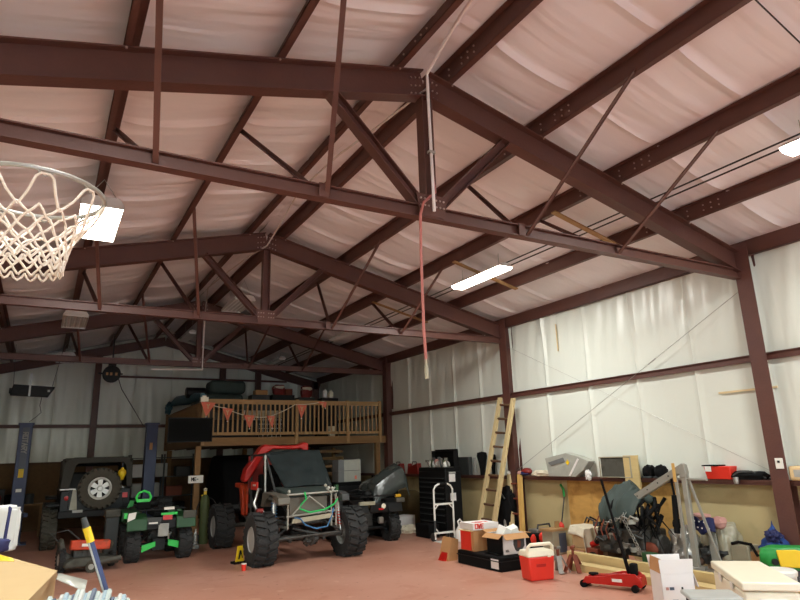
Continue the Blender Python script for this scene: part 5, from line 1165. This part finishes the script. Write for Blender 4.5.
# floor jack
t = thing('floor_jack', 'red trolley jack with a long black handle pointing up', 'floor jack', (3.68, 6.62, 0), R(-66))
S = [(-.42, .06), (-.36, .15), (-.1, .17), (.1, .22), (.34, .23), (.42, .15), (.42, .06)]
for s in (-1, 1): obj('side_plate', B().prism(S, (0, .02, 0), (0, s*.12-.01, 0)), 'red', t, bevel=.006)
obj('lift_arm', B().bar((-.34, 0, .13), (.1, 0, .17), .1, .05), 'red', t); obj('saddle', B().lathe([(.05, .15), (.07, .17), (.07, .185), (0, .18)], (-.28, 0, 0), 'z', 18), 'matblack', t)
obj('rear_body', B().box(.1, -.11, .06, .42, .11, .2), 'red', t, bevel=.02); obj('front_roller', B().cyl((-.4, -.13, .05), (-.4, .13, .05), .05, n=16), 'matblack', t)
for s in (-1, 1): obj('caster', B().cyl((.34, s*.17-.02, .05), (.34, s*.17+.02, .05), .05, n=16), 'matblack', t)
obj('handle_socket', B().cb((.3, 0, .27), (.1, .1, .16)), 'matblack', t, bevel=.02); obj('brand_plate', B().box(.02, -.132, .11, .16, -.129, .15), 'cardwhite', t)
mi = (Matrix.Translation((3.68, 6.62, 0)) @ Matrix.Rotation(R(-66), 4, 'Z')).inverted()
obj('handle', B().cyl(mi @ Vector((3.76, 6.4, .22)), mi @ Vector((3.41, 6.4, 1.49)), .018, n=10).cyl(mi @ Vector((3.76, 6.4, .22)), mi @ Vector((3.63, 6.4, .7)), .026, n=10), 'matblack', t)

# ------------------------------------------------------------ near right corner
t = thing('white_open_box', 'open white carton with brown inside flaps in front of the engine hoist', 'box', (2.88, 5.02, 0), R(-32))
opencart(t, .36, .34, .53, 'cardwhite', 'card', 'cardwhite', (1.5, 1.75, 1.4, -1.3), .15)
obj('print', B().box(-.1, -.174, .36, -.05, -.17, .39).box(-.08, -.174, .2, -.02, -.17, .26), 'bluegrey', t); obj('print', B().box(.03, -.174, .35, .05, -.17, .39), 'black', t); obj('red_print', B().box(-.14, -.174, .36, -.11, -.17, .39), 'pink', t)
t = thing('chest_cooler', 'large white chest cooler, biggest thing in the lower right corner', 'cooler', (3.69, 4.57, 0), R(-43.5))
obj('body', B().box(-.27, -.66, 0, .27, .66, .4), 'cream', t, bevel=.03, seg=3); obj('lid', B().box(-.285, -.675, .41, .285, .675, .5), 'cream', t, bevel=.02, seg=3); obj('end_panel', B().box(-.13, -.672, .05, .13, -.66, .34), 'white', t, bevel=.004); obj('hinge', B().box(-.292, -.3, .36, -.28, -.2, .42), 'white', t); obj('latch', B().box(-.292, .2, .34, -.28, .3, .43), 'white', t)
t = thing('lidded_bin', 'black bin with a pale grey lid in front of the white carton', 'bin', (2.47, 4.26, 0), R(-40)); obj('body', B().box(-.21, -.17, 0, .21, .17, .42), 'matblack', t, bevel=.03, seg=3); obj('lid', B().box(-.25, -.2, .42, .25, .2, .465), 'greylight', t, bevel=.03, seg=3); obj('handle', B().box(-.08, -.22, .38, .08, -.195, .43), 'black', t)
t = thing('white_bucket', 'white lidded bucket right behind the chest cooler', 'bucket', (4.55, 4.75, 0)); obj('body', B().lathe([(.15, 0), (.18, .34), (0, .34)], n=24), 'white', t); obj('lid', B().lathe([(.19, .33), (.195, .38), (.17, .4), (0, .4)], n=24), 'white', t)
t = thing('blue_tub', 'blue rimmed tub at the right edge of the photo beside the chest cooler', 'tub', (4.35, 4.15, 0)); obj('body', B().box(-.18, -.18, 0, .18, .18, .3), 'cardwhite', t, bevel=.02); obj('rim', B().box(-.2, -.2, .3, .2, .2, .35), 'navy', t, bevel=.01)
t = thing('soil_bag', 'green and yellow printed plastic sack lying behind the chest cooler', 'sack', (5.4, 5.02, .28), R(-50))
obj('body', B().blob((0, 0, .13), (.4, .12, .15), .05, 2, 3, 26, None, .5), 'green', t)
obj('yellow_panel', B().prism([(-.2, .03), (.16, .02), (.2, .12), (.14, .22), (.0, .25), (-.22, .24)], (0, -.02, 0), (0, -.118, 0)), 'yellow', t, bevel=.01); obj('picture', B().prism([(.14, .03), (.28, .04), (.3, .14), (.2, .2), (.15, .14)], (0, -.02, 0), (0, -.122, 0)), 'card', t, bevel=.01); obj('emblem', B().lathe([(0, -.015), (.04, -.015), (.045, 0)], (-.25, -.12, .09), 'y', 14), 'black', t)
bx('low_crate', 'grey crate under the green and yellow sack', 'crate', (5.3, 5.25, 0), (.7, .3, .27), 'greydark', R(-50))
def pile():
    b = B().grid(lambda u, v: (0, u, v), 40, 16)
    out = []
    for _, u, v in b.v:
        r = (.19, .185, .16, .12, .085, .05, .015)[min(6, int(v*6.99))]; k = v*6.99-int(v*6.99); r2 = (.185, .16, .12, .085, .05, .015, 0)[min(6, int(v*6.99))]; r = r+(r2-r)*k
        a = 2*PI*u; d = Vector((math.cos(a), math.sin(a), v*3)); r *= 1+.4*noise.noise(d*1.6)+.04*noise.noise(d*6)
        out.append((math.cos(a)*r*.9, math.sin(a)*r*1.05, .4+.42*v+.03*noise.noise(d*3)))
    b.v = out; return b
t = thing('blue_jacket', 'bright blue jacket piled against the tan wall behind the green sack', 'jacket', (5.7, 5.42, 0))
obj('body', pile(), 'bluecloth', t); obj('hood', B().blob((-.06, -.03, .62), (.09, .11, .09), .25, 3, 2, 16), 'navy', t)
bx('brown_carton', 'brown carton under the blue jacket by the tan wall', 'box', (5.75, 5.35, 0), (.45, .75, .4), 'card', 0, .01)
bx('brown_board', 'dark brown board right of the blue jacket', 'panel', (5.85, 4.95, .4), (.04, .5, .25), 'rust', 0)
t = thing('grey_bench', 'low grey box with a black strap beside the clear bag of rubbish', 'box', (5.62, 5.84, 0)); obj('body', B().box(-.14, -.14, 0, .14, .12, .48), 'bagclear', t, bevel=.01); obj('strap', B().tube([(-.14, .1, .49), (-.12, .0, .52), (-.08, -.16, .5), (-.12, -.26, .36)], .022), 'matblack', t)
t = thing('rubbish_bag', 'full clear plastic rubbish bag standing against the tan wall', 'bag', (5.68, 6.22, 0)); obj('body', B().blob((0, 0, .4), (.22, .26, .39), .12, 2.5, 6, 26, .01, .75), 'bagclear', t); obj('contents', B().blob((-.06, .05, .3), (.22, .26, .16), .2, 3, 2, 16, .02), 'greydark', t)
t = thing('flag_cloth', 'navy cloth with white specks and a pink bundle on the clear rubbish bag', 'cloth', (5.45, 6.28, .68))
obj('cloth', B().grid(lambda u, v: (-.12+.04*math.sin(u*7), .22-.42*u, -.05+.2*v+.03*math.sin(u*9)), 14, 10), 'navy', t, solid=.02)
obj('pink_bundle', B().blob((0, -.2, .1), (.09, .12, .09), .15, 2, 2, 14).blob((0, .1, .17), (.08, .18, .05), .15, 2, 2, 14), 'pink', t)
for i in range(7): obj('speck', B().cb((-.15+.04*math.sin((.1+i*.12)*7), .18-.055*i, .02+.09*(i % 2)), (.008, .02, .02)), 'white', t)
t = thing('silver_bag', 'crinkled silver bag of scraps on the floor right of the hoist mast', 'bag', (5.55, 6.78, 0)); obj('body', B().blob((0, 0, .32), (.2, .26, .33), .2, 3, 12, 24, .01), 'silver', t); obj('black_top', B().blob((0, .08, .7), (.08, .09, .08), .1, 2, 2, 14), 'matblack', t)
one('grey_board', B().bar((5.3, 6.1, 0), (5.5, 6.25, .78), .12, .03), 'hoist', 'slanted grey board leaning in front of the clear rubbish bag', 'board')

# ------------------------------------------------------------ near left corner
t = thing('work_bench', 'plain wooden bench below the edge of the photo under the big carton', 'bench', (-3.78, 2.3, 0)); obj('top', B().box(-.55, -1.3, 1.05, .6, 1.0, 1.1), 'deckwood', t)
for x in (-.5, .48):
    for y in (-1.25, .9): obj('leg', B().box(x, y, 0, x+.08, y+.08, 1.05), 'deckwood', t)
t = thing('big_carton', 'large tan carton in the lower left corner with yellow tape on its lid', 'box', (0, 0, 0))
ct = [(-3.435, 2.57), (-3.52, 2.04), (-4.1, 2.06), (-4.1, 3.95), (-3.64, 3.26)]
obj('body', B().prism(ct, (0, 0, .45), (0, 0, 1.1), u=(1, 0, 0), v=(0, 1, 0)), 'carton', t, bevel=.006)
obj('lid_edge', B().prism([(a[0]*1.001+(.006 if i < 2 else 0), a[1]) for i, a in enumerate(ct)], (0, 0, .025), (0, 0, 1.528), u=(1, 0, 0), v=(0, 1, 0)), 'carton', t)
obj('yellow_tape', B().prism([(-3.635, 3.2), (-3.58, 3.03), (-3.57, 2.93), (-3.66, 3.02)], (0, 0, .002), (0, 0, 1.5535), u=(1, 0, 0), v=(0, 1, 0)), 'yellow', t)
obj('clear_tape', B().add([(-3.43, 2.5, 1.553), (-3.44, 2.38, 1.553), (-3.36, 2.3, 1.52), (-3.345, 2.44, 1.53)], [(0, 1, 2, 3)]), 'bag', t, solid=.002)
t = thing('blue_white_bag', 'white bag with navy bands standing at the left edge behind the big carton', 'bag', (-3.77, 3.3, 1.555)); obj('body', B().blob((.02, 0, .095), (.175, .05, .093), .03, 3, 3, 24, .0, .18), 'bagwhite', t, bevel=0)
obj('band', B().prism([(-.06, .0), (.05, .0), (.12, .185), (.06, .185)], (0, -.12, 0), (0, .06, 0)), 'navy', t, bevel=.01); obj('band', B().prism([(.14, .0), (.155, .0), (.165, .18), (.15, .19)], (0, -.11, 0), (0, .055, 0)), 'navy', t, bevel=.01); obj('base_band', B().blob((0, -.005, .03), (.175, .075, .035), .05, 2, 2, 14, .0, .5), 'navy', t); obj('clasp', B().tube([(.1, -.08, .03), (.11, -.09, -.0), (.1, -.09, .005)], .005), 'chrome', t)
t = thing('mop', 'blue handled mop with a yellow collar and striped grey head in the near left corner', 'mop', (-3.25, 1.85, 1.1))
po, pe = Vector((-3.315-.02+3.25, 2.02-1.85, 0)), Vector((-3.40+3.25, 2.2-1.85, .64))
def mp(k): return Vector((.09, .13, .0)).lerp(Vector((-.15, .16, .66)), k)
obj('pole', B().cyl(mp(0), mp(.92), .0085, n=12), 'blue', t); obj('collar', B().cyl(mp(.9), mp(.96), .0105, n=14), 'yellow', t); obj('tip', B().cyl(mp(.96), mp(1), .009, .007, n=12), 'greydark', t); obj('pole_stripe', B().cyl(mp(0)+Vector((-.006, -.006, 0)), mp(.9)+Vector((-.006, -.006, 0)), .003, n=6), 'greylight', t)
for i in range(22):
    x = -.225+.009*i; z = .487-.012*abs(i-9)/9+.006*math.sin(i*1.7)-(.01 if i > 16 else 0)
    obj('mop_strip', B().tube([(x, 0+.01*math.sin(i), .01), (x-.01, -.02, .2), (x-.012, -.01, z-.03), (x, .03, z), (x+.004, .08, z-.015), (x, .1, .2), (x, .1, .01)], .0066, 6), ('mop', 'mopwhite', 'bluegrey', 'mopwhite', 'greylight')[i % 5], t)
# ------------------------------------------------------------ camera, world, colour
w = bpy.data.worlds.new('World'); bpy.context.scene.world = w; w.use_nodes = True
nt = w.node_tree; bg = nt.nodes['Background']
sky = nt.nodes.new('ShaderNodeTexSky'); sky.sky_type = 'NISHITA'; sky.sun_elevation = R(40); sky.sun_rotation = R(0); sky.sun_disc = False
nt.links.new(sky.outputs[0], bg.inputs['Color']); bg.inputs['Strength'].default_value = P_SKY
cam = bpy.data.cameras.new('camera'); co = bpy.data.objects.new('camera', cam); C.objects.link(co)
cam.sensor_width = 36; cam.lens = 608.577*36/800; cam.clip_end = 200
yaw, pitch, roll = .5273, .2509, -.0322
f = Vector((math.sin(yaw)*math.cos(pitch), math.cos(yaw)*math.cos(pitch), math.sin(pitch)))
r = Vector((math.cos(yaw), -math.sin(yaw), 0)); u = r.cross(f)
r2 = r*math.cos(roll)+u*math.sin(roll); u2 = -r*math.sin(roll)+u*math.cos(roll)
mt = Matrix((( r2.x, u2.x, -f.x, -3.5209), (r2.y, u2.y, -f.y, 0), (r2.z, u2.z, -f.z, 1.9), (0, 0, 0, 1)))
co.matrix_world = mt
sc = bpy.context.scene; sc.camera = co
sc.view_settings.view_transform = 'Standard'; sc.view_settings.look = 'None'; sc.view_settings.exposure = EXPO; sc.view_settings.gamma = 1
sc.view_settings.use_curve_mapping = False
sc.cycles.max_bounces = 8; sc.cycles.diffuse_bounces = 5; sc.cycles.sample_clamp_indirect = 4
